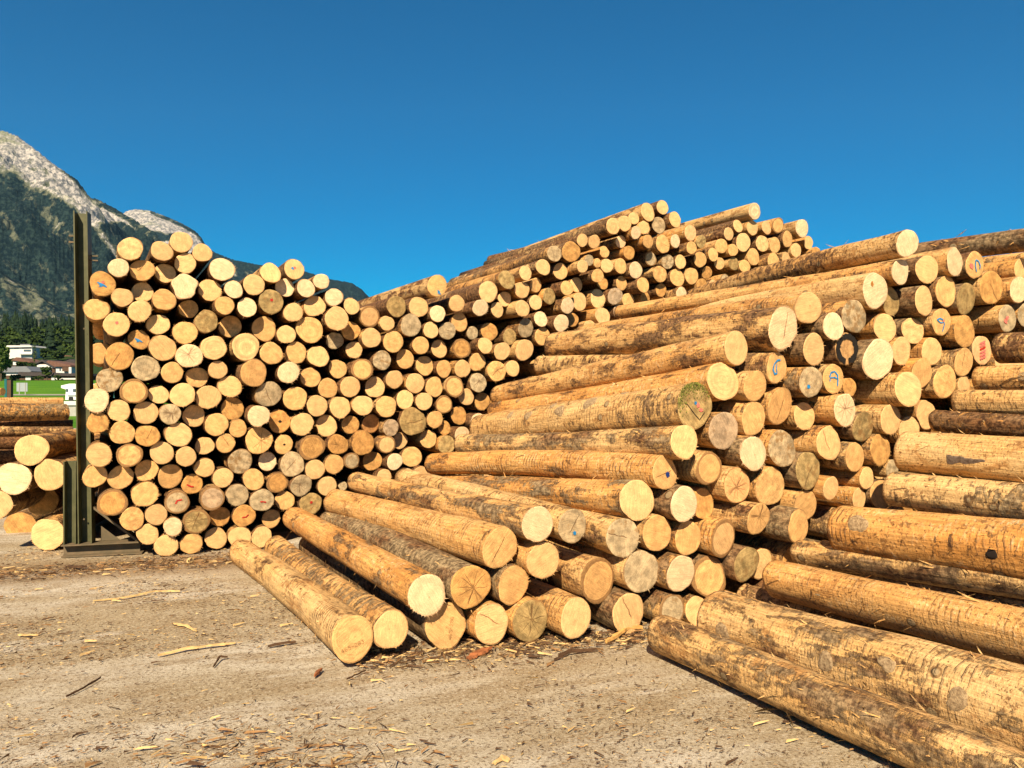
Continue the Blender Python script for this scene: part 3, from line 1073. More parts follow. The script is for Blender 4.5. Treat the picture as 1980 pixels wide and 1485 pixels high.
# ranking: at most 300 logs are things of their own, the smallest ends are one mass
ALL = A + Cc
N_OTHER = 13 + 2 + 2 + 7 + 8 + 1
score = lambda q: q.rp * (2.0 if q.far else 1.0) * (1.0 if q.pile == 'C' else .97)
order = sorted(ALL, key=score, reverse=True)
solo = set(id(q) for q in order[:300 - N_OTHER])
rest = Merge()
SIZE = lambda q, m: 'small ' if q.R < m * .82 else ('large ' if q.R > m * 1.2 else '')
TN = {'w': 'creamy', 'p': 'pale', 'y': 'yellow', 'o': 'orange-brown', 'g': 'grey', 'v': 'olive', 'k': 'dark-rimmed'}
DIRS = ['just right of', 'above right of', 'just above', 'above left of', 'just left of', 'below left of', 'just below', 'below right of']
def label_all(L):
    m = sum(q.R for q in L) / len(L); lms = [q for q in L if q.lm]
    nb = {}
    for k in lms:
        sec = {}
        for q in L:
            if q is k: continue
            dx, dy = q.px - k.px, -(q.py - k.py); d = math.hypot(dx, dy) / k.rp
            if d < 9: sec.setdefault(int(((math.degrees(math.atan2(dy, dx)) + 22.5) % 360) // 45), []).append((d, id(q)))
        for s_, v in sec.items():
            for rank, (d, i) in enumerate(sorted(v)): nb.setdefault(i, []).append((rank, d, s_, k))
    for q in L:
        if q.lm: q.label = q.lm if len(q.lm.split()) >= 4 else q.lm + (' in the tall stack' if q.pile == 'A' else ' in the right heap'); continue
        opts = sorted(nb.get(id(q), []), key=lambda t: (t[0], t[1]))
        if not opts: q.label = '%s%s log in the stack' % (SIZE(q, m), TN[q.tone]); continue
        rank, d, s_, k = opts[0]
        feat = ''
        if 'f' in q.fl: feat = ' with splintered rim'
        elif 's' in q.fl and q.pile == 'A': feat = ' half in shade'
        elif 'k' in q.fl: feat = ' with bark rim'
        ordn = ['', 'second ', 'third ', 'fourth ', 'fifth ', 'sixth ', 'seventh ', 'eighth ', 'ninth '][min(rank, 8)]
        txt = '%s%s log%s, %s%s the %s' % (SIZE(q, m), TN[q.tone], feat, ordn, DIRS[s_].replace('just ', '') if rank else DIRS[s_], k.lm)
        if len(txt.split()) > 16: txt = '%s log, %s%s the %s' % (TN[q.tone], ordn, DIRS[s_], k.lm)
        q.label = txt
label_all(A); label_all(Cc)
GA, GC = 'logs in the tall stack behind', 'logs in the front heap'

def marks(q, fo, R):
    sp = q.sp; fl = q.fl
    if sp in ('S1', 'S2'):
        stamp(fo, '465-283' if sp == 'S1' else '465-286', (0.0, -.32 * R) if sp == 'S1' else (.22 * R, -.1 * R), .024, .28 if sp == 'S1' else 1.45, M_INK); return
    if sp == 'M':
        tag(moss_tufts(fo, R, M_MOSS), kind='stuff')
        blob(fo, (.02, .1), .07, R, M_BLUE, 'paint_mark'); blob(fo, (.16, .0), .11, R, M_PINK, 'paint_mark', sx=.8); blob(fo, (.3, -.2), .08, R, M_PINK, 'paint_mark', sx=1.5)
        ribbon(fo, [(-.5, .1), (-.1, -.35), (.18, -.62), (.5, -.3)], .035, R, M_HOLE, 'crack'); return
    if sp == 'A1':
        ribbon(fo, [(.28, .52), (0, .5), (-.3, .25), (-.42, -.1), (-.25, -.42), (.0, -.35)], .11, R, M_BLUE, 'paint_mark'); ribbon(fo, [(-.08, .25), (-.12, -.1), (-.02, -.3)], .07, R, M_BLUE, 'paint_mark', .001); return
    if sp == 'A2':
        ribbon(fo, [(-.45, .1), (-.3, .42), (.05, .5), (.32, .25), (.35, -.1), (.32, -.5)], .11, R, M_BLUE, 'paint_mark'); ribbon(fo, [(-.4, .06), (.0, .1), (.3, .0)], .09, R, M_BLUE, 'paint_mark', .001); ribbon(fo, [(-.4, .06), (-.42, -.2)], .08, R, M_BLUE, 'paint_mark', .001); return
    if sp == 'A3':
        ribbon(fo, [(.0, .38), (.3, .3), (.5, .0), (.45, -.25)], .10, R, M_BLUE, 'paint_mark'); ribbon(fo, [(.0, .38), (-.05, .0), (.08, -.5)], .10, R, M_BLUE, 'paint_mark', .001)
        blob(fo, (-.45, -.1), .2, R, M_PINK, 'paint_mark', sx=1.2); return
    if sp == 'A4':
        ribbon(fo, [(-.6, .12), (-.25, .22), (.1, .1), (.2, -.2), (.0, -.7)], .09, R, M_BLUE, 'paint_mark'); ribbon(fo, [(-.6, .12), (-.2, -.1), (.05, -.05)], .08, R, M_BLUE, 'paint_mark', .001); blob(fo, (.1, .06), .09, R, M_PINK, 'paint_mark', z=.002); return
    if sp == 'P': blob(fo, (-.3, -.2), .17, R, M_PINK, 'paint_mark', sx=1.1); blob(fo, (-.15, .05), .12, R, M_PINK, 'paint_mark', sx=1.6, z=.001); return
    if sp == 'P2':
        for k, yy in enumerate((.5, .32, .12, -.1, -.3, -.5)): ribbon(fo, [(-.32, yy - .1), (.0, yy), (.28, yy + .1)], .13, R, M_RED if k == 2 else M_PINK, 'paint_mark', .0005 * k)
        return
    if sp == 'K':
        n = 40; vs = []; rg = random.Random(3)
        for i in range(n):
            t = 2 * math.pi * i / n
            for rr in (.60 + rg.uniform(-.06, .05), .97 + rg.uniform(-.05, .04)): vs.append((rr * R * math.cos(t), rr * R * math.sin(t), .0105))
        mesh_obj('charred_ring', vs, [(2 * i, 2 * i + 1, (2 * i + 3) % (2 * n), (2 * i + 2) % (2 * n)) for i in range(n) if i not in (29, 30)], M_CHAR, fo); return
    if sp == 'N': blob(fo, (-.3, .35), .13, R, M_KNOT, 'knot', sx=.7); return
    if 'G' in fl:
        ribbon(fo, [(-.1, .62), (.15, .3), (-.05, .0), (.25, -.2)], .22, R, M_GREEN, 'paint_mark'); ribbon(fo, [(.35, .45), (.1, .25), (-.3, -.35)], .14, R, M_GREEN, 'paint_mark', .001); return
    rg = random.Random(q.seed + 3)
    if 'B' in fl:
        blob(fo, (.1 if q.tone == 'y' else -.1, -.55 if q.tone == 'y' else -.1), .2, R, M_BLUE, 'paint_mark', rag=.5, sx=.8); ribbon(fo, [(-.4, .1), (-.05, -.05), (.3, -.25)] if q.tone == 'o' else [(.1, -.55), (.3, -.8)], .13, R, M_BLUE, 'paint_mark', .001)
    if 'b' in fl:
        c = {(1285): (.2, -.1), (1107): (.08, -.38)}.get(int(round(q.px)), (rg.uniform(-.3, .4), rg.uniform(-.5, .1)))
        if abs(q.px - 1285) < 3: blob(fo, (.18, -.1), .16, R, M_NAVY, 'paint_mark')
        elif abs(q.px - 1106) < 3: blob(fo, (.1, -.4), .12, R, M_BLUE, 'paint_mark')
        else: blob(fo, c, .14, R, M_BLUE, 'paint_mark')
    if 'r' in fl:
        if q.tone in 'go' and 'B' not in fl:
            a_ = rg.uniform(-.5, .6); l_ = rg.uniform(.18, .36); cx_, cy_ = rg.uniform(-.2, .15), rg.uniform(-.25, .1); bd_ = rg.uniform(-.12, .12)
            ribbon(fo, [(cx_ - l_ * math.cos(a_), cy_ - l_ * math.sin(a_)), (cx_ + bd_, cy_ - bd_), (cx_ + l_ * math.cos(a_), cy_ + l_ * math.sin(a_))], rg.uniform(.08, .17), R, M_RED, 'paint_mark')
        else: blob(fo, (.02, .12), .12, R, M_RED if q.tone == 'v' else M_PINK, 'paint_mark')
    if 'h' in fl: blob(fo, (.05, .0), .12, R, M_HOLE, 'rot_hole')

n_solo = 0
for q in ALL:
    rg = random.Random(q.seed + 17)
    bl = look_for(q, rg); C_ = q.pile == 'C'
    big = bool(q.far)
    nseg, nring = (64, 70) if big else ((44, 24) if C_ else (30, 10))
    taper = rg.uniform(.80, .95) if not big else rg.uniform(.84, .94)
    if id(q) not in solo: nseg, nring = 22, 6
    ld = LogData(q.R, q.L, taper, q.fl + ('#' if q.sp else ''), q.tone, q.seed, nseg, nring, bl, bow=(0 if q.sp == 'M' else rg.uniform(0, .045) if big else rg.uniform(0, .02)), frays=(150 if big else (26 if C_ else (0 if id(q) not in solo else 4))))
    if id(q) in solo:
        o, fo, M = log_objects(ld, q.near, q.axis); tag(o, q.label, 'log', GC if C_ else GA); marks(q, fo, q.R); n_solo += 1
    else: rest.add(ld, q.near, q.axis)
    if q.sp == 'M':
        for zz, ang, sz in ((1.05, 130, .05), (1.45, 150, .042), (1.62, 120, .03), (1.95, 155, .036), (2.3, 140, .03), (.7, 100, .03)): knot(o, q.R * (1 + (taper - 1) * zz / q.L), -zz, ang, sz, M_SCAR)

# hidden ends that carry the heaps behind what the picture shows (part of the uncounted mass)
def inside(px, py, poly):
    c = False; j = len(poly) - 1
    for i in range(len(poly)):
        xi, yi = poly[i]; xj, yj = poly[j]
        if (yi > py) != (yj > py) and px < (xj - xi) * (py - yi) / (yj - yi) + xi: c = not c
        j = i
    return c
def project(p): return CX + F * p.x / p.y, HY - F * (p.z - CAMH) / p.y
def fill(L, p0, E, nrm, poly, R0, u1, seed, ax):
    rg = random.Random(seed); placed = []; row = 0; h = R0
    while h < 4.5:
        u = (row % 2) * R0
        while u < u1:
            R = R0 * rg.uniform(.85, 1.1); p = p0 + E * u + Vector((0, 0, h))
            if p.y > .5:
                X, Y = project(p)
                if inside(X, Y, poly):
                    ok = all(math.hypot((q.near - p).dot(E), q.near.z - h) > (q.R + R) * .96 for q in L)
                    if ok: placed.append((p + nrm * rg.uniform(.0, .08), R))
            u += 2.02 * R0
        h += 1.76 * R0; row += 1
    for k, (p, R) in enumerate(placed):
        tn = rg.choice('pppyywo'); rest.add(LogData(R, 2.9, .88, '', tn, seed + k, 18, 5, bark_look(type('q', (), {'sp': ''}), rg)), p, ax)
    return len(placed)
nA = fill(A, P0A, EA, NA, [(655, 935), (830, 885), (950, 800), (1060, 700), (1200, 620), (1400, 575), (1590, 520), (1640, 530), (1640, 945), (1300, 985), (1000, 1030), (640, 1060)], .125, 14, 900, -DA)
nC = fill(Cc, P0C, EC, NC, [(1330, 1190), (1500, 1100), (1620, 1000), (1740, 930), (1800, 830), (1900, 760), (1975, 640), (1985, 560), (2150, 520), (2150, 1230), (1700, 1190), (1400, 1215)], .135, 8, 1700, Vector((math.sin(R_(27)), -math.cos(R_(27)), 0)))
def backing(p0, poly, R0, u1, seed, dy):
    rg = random.Random(seed); row = 0; h = R0; c = 0
    while h < 4.4:
        u = -.55 + (row % 2) * R0
        while u < u1:
            R = R0 * rg.uniform(.9, 1.05); f_ = p0 + EA * u + Vector((0, 0, h)); X, Y = project(f_)
            if inside(X, Y, poly):
                rest.add(LogData(R, 1.6, .95, '', rg.choice('pyyo'), seed + c, 14, 3, bark_look(type('q', (), {'sp': ''}), rg)), f_ + DA * (dy + rg.uniform(-.1, .1)), -DA); c += 1
            u += 2.0 * R0
        h += 1.75 * R0; row += 1
    return c
print('BACK', backing(P0A, [(185, 520), (260, 490), (430, 503), (560, 525), (690, 620), (800, 640), (900, 600), (1000, 560), (1180, 500), (1300, 480), (1500, 470), (1560, 520), (1560, 900), (1000, 960), (600, 1050), (330, 1065), (230, 985), (190, 900)], .135, 12, 5200, 1.9))
tag(rest.build('stacked_logs'), 'smaller log ends massed together at the far right of the high stack', 'logs', kind='stuff')
print('LOGS', n0, len(A), len(Cc), 'solo', n_solo, 'fill', nA, nC)
for q in Cc:
    if q.far: print('FAR', int(q.px), int(q.py), 'R %.3f z %.2f L %.2f az %.1f tilt %.1f' % (q.R, q.near.y, q.L, math.degrees(math.atan2(q.axis.x, -q.axis.y)), math.degrees(math.asin(q.axis.z))))

# ---- trunks on the right: only their far ends are in the picture, they run out of the frame towards the viewer
TRUNKS = [  # far x,y,half | second x,y | bark look | label
    (1283, 1228, 39, 1614, 1358, (.54, .45, .7), 'mottled bark trunk lying lowest, on the concrete at the right front'),
    (1388, 1197, 54, 1800, 1322, (.47, .7, .75), 'thick grey-brown trunk with round knots, behind the lowest right one'),
    (1503, 1119, 38, 1763, 1178, (.22, .5, .1), 'bright orange peeled trunk with grey knots at right'),
    (1590, 1076, 30, 1980, 1185, (.62, .2, .8), 'brown trunk mostly hidden behind the bright orange knotty one'),
    (1630, 1025, 46, 1980, 1069, (.30, .85, .2), 'orange trunk with dark roller bands and one black hole'),
    (1728, 945, 33, 1980, 972, (.52, .1, 1.0), 'grey-green mottled trunk between two bright trunks at right'),
    (1754, 874, 40, 1980, 893, (.16, .1, .3), 'smooth yellow peeled trunk with a torn grey bark patch'),
    (1808, 813, 21, 1980, 827, (.66, .1, .3), 'flattened brown trunk just above the smooth yellow one'),
    (1853, 777, 23, 1980, 778, (.36, .6, .6), 'orange and grey trunk, third from the top at right'),
    (1893, 733, 24, 1980, 731, (.50, .3, .4), 'trunk with a dark oval knot, second from the top at right'),
    (1935, 674, 29, 1980, 672, (.60, .3, .1), 'reddish brown trunk lying topmost in the right pile'),
    (1545, 1068, 24, 1700, 1090, (.5, .2, .6), 'brown trunk end deep in shadow beside the front heap'),
    (1440, 1152, 22, 1560, 1192, (.55, .3, .5), 'thin brown trunk wedged behind the knotty grey-brown trunk'),
]
KNOTS = {  # trunk number: distance from its far end (m), angle round it, size, hollow
    0: [(1.42, 165, .030, False), (.75, 140, .022, False), (2.1, 120, .028, False)],
    1: [(.22, 190, .05, False), (.95, 178, .034, False), (1.28, 150, .026, False), (1.62, 172, .034, False), (2.0, 140, .03, False)],
    2: [(.42, 165, .036, False), (.62, 125, .024, False), (1.15, 160, .044, False), (1.62, 178, .044, False), (2.05, 158, .042, False)],
    4: [(.22, 150, .048, False), (.85, 110, .04, False), (1.05, 178, .026, True)], 9: [(.35, 175, .03, False)]}
DREC = []
for k, (fx, fy, hp, sx, sy, bl, lab) in enumerate(TRUNKS):
    rg = random.Random(3000 + k)
    far = on_plane(fx, fy, P0D + NC * (.05 * rg.uniform(-1, 1) + (.35 if k in (11, 12) else 0) + (.25 if k == 3 else 0)), NC)
    r = ray(sx, sy); az = Vector((math.cos(R_(27.5)), math.sin(R_(27.5)), 0))      # stay in the vertical plane of the trunk
    t = (far.x * az.x + far.y * az.y) / (r.x * az.x + r.y * az.y)
    sec = Vector((0, 0, CAMH)) + r * t
    ax = (sec - far).normalized(); R = hp / F * far.y; L = 3.3 if k < 12 else 1.1
    if k in (0,): far.z = R + .004; ax = Vector((math.sin(R_(28)), -math.cos(R_(28)), .008)).normalized()
    near = far + ax * L; DREC.append((far.copy(), R * 1.08))
    ld = LogData(R * 1.10, L, 1 / 1.10, '', 'y', 3100 + k, 80, 150 if k < 7 else 90, bl, bow=(.0 if k == 0 or k in KNOTS or k == 6 else .012), frays=330 if k < 7 else 160)
    if k in KNOTS or k == 6:
        root = empty('log', (0, 0, 0)); o, fo, M = log_objects(ld, near, ax, face=False); o.name = 'trunk'; root.matrix_world = M; o.matrix_world = Matrix(); o.parent = root
        for (zz, ang, sz, hole) in KNOTS.get(k, []):
            kk = 1 + (1 / 1.10 - 1) * ((L - zz) / L); knot(root, R * 1.10 * kk, -(L - zz), ang, sz, M_HOLE if hole else M_SCAR, hole=hole)
        if k == 6:
            rr = R * 1.10 * .915; vs = []; gp = random.Random(4); n = 16
            for i in range(n + 1):
                zz = .36 + .26 * i / n; lo = 168 + 9 * (i / n) + gp.uniform(-1.5, 1.5); hi = 201 - 16 * (i / n) ** 2 + 3 * math.sin(i * .8) + gp.uniform(-1.5, 1.5)
                for q in range(5):
                    a_ = math.radians(lo + (hi - lo) * q / 4); r2 = rr + (.009 if 0 < q < 4 and 0 < i < n else -.004); vs.append((r2 * math.cos(a_), r2 * math.sin(a_), -(L - zz)))
            mesh_obj('bark_plate', vs, [(i * 5 + q, i * 5 + q + 1, i * 5 + q + 6, i * 5 + q + 5) for i in range(n) for q in range(4)], M_PLATE, root)
        o = root
    else:
        o, fo, M = log_objects(ld, near, ax, face=False)
    tag(o, lab, 'log', 'trunks in the right-hand pile')
    if k < 7: print('TR', k, 'R %.3f far %s tilt %.2f near z %.2f' % (R, tuple(round(v, 2) for v in far), math.degrees(math.asin(ax.z)), near.z))
# trunks buried in the right-hand pile, seen only from the side
rest2 = Merge()
rgd = random.Random(91); nD = 0; h = .13
while h < 2.0:
    u = 0.0
    while u < 5.5:
        p = P0D + EC * u + NC * .35 + Vector((0, 0, h)); X, Y = project(p)
        if p.y > .5 and inside(X, Y, [(1575, 1135), (1700, 1030), (1840, 890), (1965, 775), (2000, 715), (2400, 690), (2500, 1330), (1650, 1260)]) and all(math.hypot((q[0] - p).dot(EA), q[0].z - h) > q[1] + .125 for q in DREC):
            R = .125 * rgd.uniform(.85, 1.05); ax = Vector((math.sin(R_(27.5)), -math.cos(R_(27.5)), 0))
            rest2.add(LogData(R, 3.0, .95, '', 'p', 7000 + nD, 20, 8, (rgd.uniform(.4, .8), .3, .5)), p + ax * 3.0, ax); nD += 1
        u += .27
    h += .235
print('D fill', nD)
if nD: tag(rest2.build('buried_trunks'), 'trunks buried deep inside the right-hand pile', 'logs', kind='stuff')
# two more trunks lying across the top of the heap at the upper right edge
for k, (fx, fy, hp, sx, sy, bl, lab) in enumerate([(1778, 489, 21, 1980, 464, (.62, .1, .8), 'long mottled trunk topping the front heap at the right edge'), (1868, 520, 19, 1980, 508, (.55, .2, .7), 'grey-brown trunk just under the long mottled top one')]):
    far = on_plane(fx, fy, P0C + NC * .9, NC); r = ray(sx, sy); az = Vector((math.cos(R_(25)), math.sin(R_(25)), 0))
    t = (far.x * az.x + far.y * az.y) / (r.x * az.x + r.y * az.y); sec = Vector((0, 0, CAMH)) + r * t
    ax = (sec - far).normalized(); R = hp / F * far.y
    o, fo, M = log_objects(LogData(R * 1.08, 3.1, .92, '', 'y', 3300 + k, 48, 60, bl, frays=80), far + ax * 3.1, ax); tag(o, lab, 'log', GC)
# dark-barked trunks lying on the slope of the high stack
for k, (nx, ny, fx, fy, hp, bl, lab) in enumerate([(1262, 432, 950, 506, 13, (1.0, .0, .25), 'dark barked trunk lying along the top of the high stack'), (1225, 458, 905, 556, 13, (.55, .0, .0), 'reddish shredded trunk just under the dark barked one')]):
    near = on_plane(nx, ny, P0A + NA * .55, NA); o_ = Vector((0, 0, CAMH)); r = ray(fx, fy); w = o_ - near; L = 3.9
    a_, b_, c_ = r.dot(r), 2 * r.dot(w), w.dot(w) - L * L; t = (-b_ + math.sqrt(max(0, b_ * b_ - 4 * a_ * c_))) / (2 * a_)
    fp = o_ + r * t; ax = (near - fp).normalized(); R = hp / F * near.y * 1.15
    o, fo, M = log_objects(LogData(R, (near - fp).length, 1.0, 'f', 'o', 3400 + k, 40, 50, bl, frays=160), near, ax); tag(o, lab, 'log', GA)
    print('TOP', k, near, fp, R)

# ---- big pale logs behind the steel post on the left
AE = Vector((math.sin(R_(-13)), math.cos(R_(-13)), 0)); P0E = at(93, 1034, 7.72)
for k, (px, py, rp, tone, off, lab) in enumerate([
    (61, 870, 31, 'p', .12, 'big cream log lying on top behind the steel post'), (27, 925, 32, 'w', .10, 'big cream log lying second from the top at the left edge'),
    (97, 918, 31, 'p', .10, 'big cream log half covered by the short steel post'), (-7, 977, 29, 'p', .10, 'cream log cut off by the left picture edge'),
    (82, 968, 29, 'o', -.8, 'shaded brown log below the half covered cream log'), (40, 1021, 31, 'o', -1.15, 'darkest shaded log in the lowest row at left'),
    (93, 1033, 32, 'p', .05, 'round cream log on the ground beside the steel base')]):
    p = on_plane(px, py, P0E - AE * off, AE); R = rp * .96 / F * p.y
    if k == 6: p.z = max(R, p.z)
    o, fo, M = log_objects(LogData(R, 2.6, .9, 'f' if k in (1, 3, 6) else '', tone, 3500 + k, 48, 16, (.55, .3, .4), frays=20), p, (-AE + Vector((0, 0, .0)))); tag(o, lab, 'log', 'big logs behind the steel post')
# ---- crosswise trunks further back at left; the darkest bark looks stand in for shade
for k, (x0, x1, y, rp, z, bl, lab) in enumerate([
    (-160, 121, 777, 9, 11.6, (.25, .6, .2), 'pale brown trunk lying crosswise on top, far left'), (-150, 128, 797, 18, 10.9, (.55, .2, .9), 'thick grey-brown trunk lying crosswise under the pale one'),
    (-160, 139, 822, 12, 11.2, (1.0, .0, .0), 'dark shaded trunk lying crosswise at the far left'), (-140, 140, 834, 10, 10.6, (.62, .3, .4), 'thin mottled trunk lowest of the crosswise ones'),
    (-150, 147, 856, 14, 11.0, (1.0, .0, .0), 'shaded trunk under the thin crosswise one at left'),
    (-150, 152, 884, 15, 10.9, (1.0, .0, .1), 'dark trunk behind the topmost big cream log at left'), (-150, 150, 913, 15, 10.8, (1.0, .0, .0), 'dark trunk low behind the big cream logs, second from the ground'),
    (-150, 154, 946, 16, 10.7, (1.0, .0, .1), 'dark trunk lying lowest behind the big cream logs')]):
    a = at(x1, y, z + .5); b = at(x0, y + 1, z - .7); ax = (a - b).normalized()
    o, fo, M = log_objects(LogData(rp / F * z * .97, (a - b).length, 1.05, '', 'o', 3600 + k, 32, 24, bl, frays=20), a, ax); tag(o, lab, 'log', 'crosswise trunks at the far left')
# the rest of that crosswise row, hidden below

# ------------------------------------------------------------------ steel stanchion that holds the tall stack
def hbeam_v(mb, x0, x1, y0, y1, z0, z1, t=.011, lean=0.0, ym=.07):
    k = len(mb.v)
    mb.box(x0, x0 + t, y0, y1, z0, z1); mb.box(x1 - t, x1, y0, y1, z0, z1); mb.box(x0 + t, x1 - t, ym - t / 2, ym + t / 2, z0, z1)
    for i in range(k, len(mb.v)):
        v = mb.v[i]; mb.v[i] = (v[0] - lean * (v[2] - z0), v[1], v[2])
base_p = at(166, 755, 7.42); base_p.z = 0
st = empty('steel_stanchion', base_p, R_(15)); tag(st, 'olive green steel stanchion holding the left end of the tall stack', 'stanchion')
m = MB(); hbeam_v(m, -.070, .052, 0, .14, .122, 3.33, lean=.0125, ym=.118); m.build('tall_post', M_STEEL, st)
m = MB(); hbeam_v(m, -.198, -.088, .005, .135, .122, .915, ym=.105); m.build('short_post', M_STEEL, st)
m = MB(); m.box(-.21, .50, -.02, .15, 0, .012); m.box(-.21, .47, -.02, .15, .108, .12); m.box(-.209, .468, .06, .07, .0125, .1075); m.build('base_beam', M_RUST, st)
m = MB(); m.prism([(.066, .45), (.066, .475), (.462, .134), (.440, .124)], .005, .125); m.build('brace', M_RUST, st)
m = MB(); m.prism([(.068, .60), (.068, .62), (.15, .555), (.15, .535)], .20, .29); m.build('brace', M_RUST, st)
m = MB(); m.prism([(.10, .122), (.27, .122), (.10, .27)], .128, .136); m.build('gusset_plate', M_RUST, st)
m = MB(); m.box(.02, .09, .06, .075, 2.905, 2.917); m.box(.018, .09, .06, .075, 2.862, 2.874); m.build('rung', M_RUST, st)
m = MB(); m.box(-.165, -.118, .06, .08, 3.09, 3.105); m.box(-.165, -.12, .06, .08, 3.03, 3.045); m.build('peg', M_RUST, st)
for (x, z) in ((-.03, .35), (.01, 1.3), (-.03, 2.2)):
    m = MB(); m.tube((x, .06, z), (x, .052, z), .009, .008, 6); m.build('bolt', M_RUST, st)

# ------------------------------------------------------------------ ground, litter
def grid(name, xs, ys, zf, mat):
    vs = [(x, y, zf(x, y)) for y in ys for x in xs]; n = len(xs)
    fs = [(j * n + i, j * n + i + 1, (j + 1) * n + i + 1, (j + 1) * n + i) for j in range(len(ys) - 1) for i in range(n - 1)]
    return mesh_obj(name, vs, fs, mat, smooth=True)
lin = lambda a, b, n: [a + (b - a) * i / (n - 1) for i in range(n)]
yard = grid('ground', lin(-6.5, 5.0, 180), lin(-2.0, 9.0, 180), lambda x, y: .006 * noise.noise(Vector((x * 1.7, y * 1.7, 0))) + .003 * noise.noise(Vector((x * 7, y * 7, 3))) - .006, M_GROUND)
tag(yard, kind='structure')
yo = grid('yard', lin(-40, 60, 3), lin(-40, 33, 3), lambda x, y: -.016, M_GROUND); tag(yo, kind='structure')
TP = [(-200, -.02), (33, -.02), (34, -.02), (60, .05), (100, .2), (140, .75), (230, 4.5), (248, 5.0), (285, 7.0), (305, 10.0), (330, 15), (420, 27), (600, 42), (900, 55), (4200, 60)]
def TH(y):
    for (a, ha), (b, hb) in zip(TP[:-1], TP[1:]):
        if y <= b: return ha + (hb - ha) * max(0, (y - a)) / (b - a)
    return TP[-1][1]
ter = grid('meadow', lin(-2200, 2600, 120), [-200, -60, 33] + lin(34, 150, 30) + lin(155, 600, 90) + lin(650, 4200, 30), lambda x, y: TH(y) + (0 if y < 430 else 1.2 * noise.noise(Vector((x * .02, y * .02, 0)))) - (.02 if y < 34 else 0), M_GRASS)
tag(ter, kind='structure')
m = MB(); zr = TH(139) + .06
m.add([(-300, 136, TH(136) + .05), (300, 136, TH(136) + .05), (300, 142, TH(142) + .08), (-300, 142, TH(142) + .08)], [(0, 1, 2, 3)])
tag(m.build('road', mat_plain('road_asphalt', (.30, .28, .24), .9, .15, .5)), kind='structure')

def litter():
    rg = random.Random(5); vs, fs, mi = [], [], []
    def chip(x, y, ln, w, ang, mat, lift):
        ca, sa = math.cos(ang), math.sin(ang); k = len(vs); b = rg.uniform(-.25, .25) * ln
        z0 = .004 + rg.uniform(0, .004)
        zm = z0 + lift * rg.uniform(.2, 1); z1 = z0 + lift * rg.uniform(0, 1)
        pts = [(-ln / 2, -w * rg.uniform(.0, .4), z0), (ln / 2, b * .15 - w * rg.uniform(.1, .5), z1), (ln / 2 * rg.uniform(.7, 1.1), b * .15 + w * rg.uniform(.0, .4), z1 + w * .3), (-ln / 2 * rg.uniform(.6, 1.05), w * rg.uniform(.2, .6), zm + w * .3)]
        for (px, py, pz) in pts: vs.append((x + px * ca - py * sa, y + px * sa + py * ca, pz))
        fs.append((k, k + 1, k + 2, k + 3)); mi.append(mat)
    def scatter(n, xr, yr, sizes, mats, angs=.55, dens=None):
        c = 0
        while c < n:
            x, y = rg.uniform(*xr), rg.uniform(*yr)
            if dens and rg.random() > dens(x, y): continue
            c += 1
            if abs(x) > y * .72 + .3: continue
            ln = min(.10, sizes[0] * math.exp(rg.gauss(0, sizes[1]))); chip(x, y, ln, ln * (rg.uniform(.05, .16) if ln > .03 else rg.uniform(.10, .34)), .36 + rg.gauss(0, angs) + (math.pi if rg.random() < .5 else 0), rg.choice(mats), min(.016, ln * rg.uniform(.05, .32)))
    cl = lambda x, y: max(.12, min(1, .5 + 1.6 * noise.noise(Vector((x * .9, y * 1.3, 4))) ))
    scatter(36000, (-5, 3.2), (2.9, 8.0), (.0125, .5), (0, 1, 1, 1, 2), .8, cl)
    scatter(3400, (-5, 3.2), (2.9, 8.0), (.023, .45), (0, 1, 1, 1, 2, 2), .6, cl)
    scatter(200, (-5, 3.0), (2.9, 7.6), (.07, .45), (0, 0, 1, 1, 2), .5, cl)
    st_ = lambda x, y: math.exp(-((-.30 * (x + 3.33) + .954 * (y - 7.0)) / .22) ** 2)
    scatter(3800, (-5.2, -1.9), (6.2, 8.3), (.024, .6), (0, 1, 1, 1, 2, 2, 2, 2), .9, st_)
    scatter(170, (-5.2, -1.9), (6.3, 7.8), (.07, .5), (0, 1, 1, 2, 2), .6, st_)
    fr = lambda x, y: math.exp(-(((y - 4.72 - .30 * (x + .6)) + .1) / .20) ** 2)
    scatter(3000, (-.9, 1.15), (4.1, 5.3), (.026, .6), (0, 1, 1, 2), 1.0, fr)
    scatter(170, (-.6, 1.15), (4.2, 5.2), (.085, .4), (0, 1, 1, 2), .7, fr)
    bl = lambda x, y: math.exp(-((x + 1.0) / .55) ** 2 - ((y - 3.3) / .32) ** 2)
    scatter(1100, (-2.0, .2), (2.9, 4.0), (.028, .6), (0, 1, 2, 2), .9, bl)
    o = mesh_obj('bark_litter', vs, fs, None, mats=[M_PALE, M_DARKB, M_MIDB], midx=mi)
    tag(o, 'pale splinters and brown bark crumbs strewn over the concrete yard', 'litter', kind='stuff')
litter()
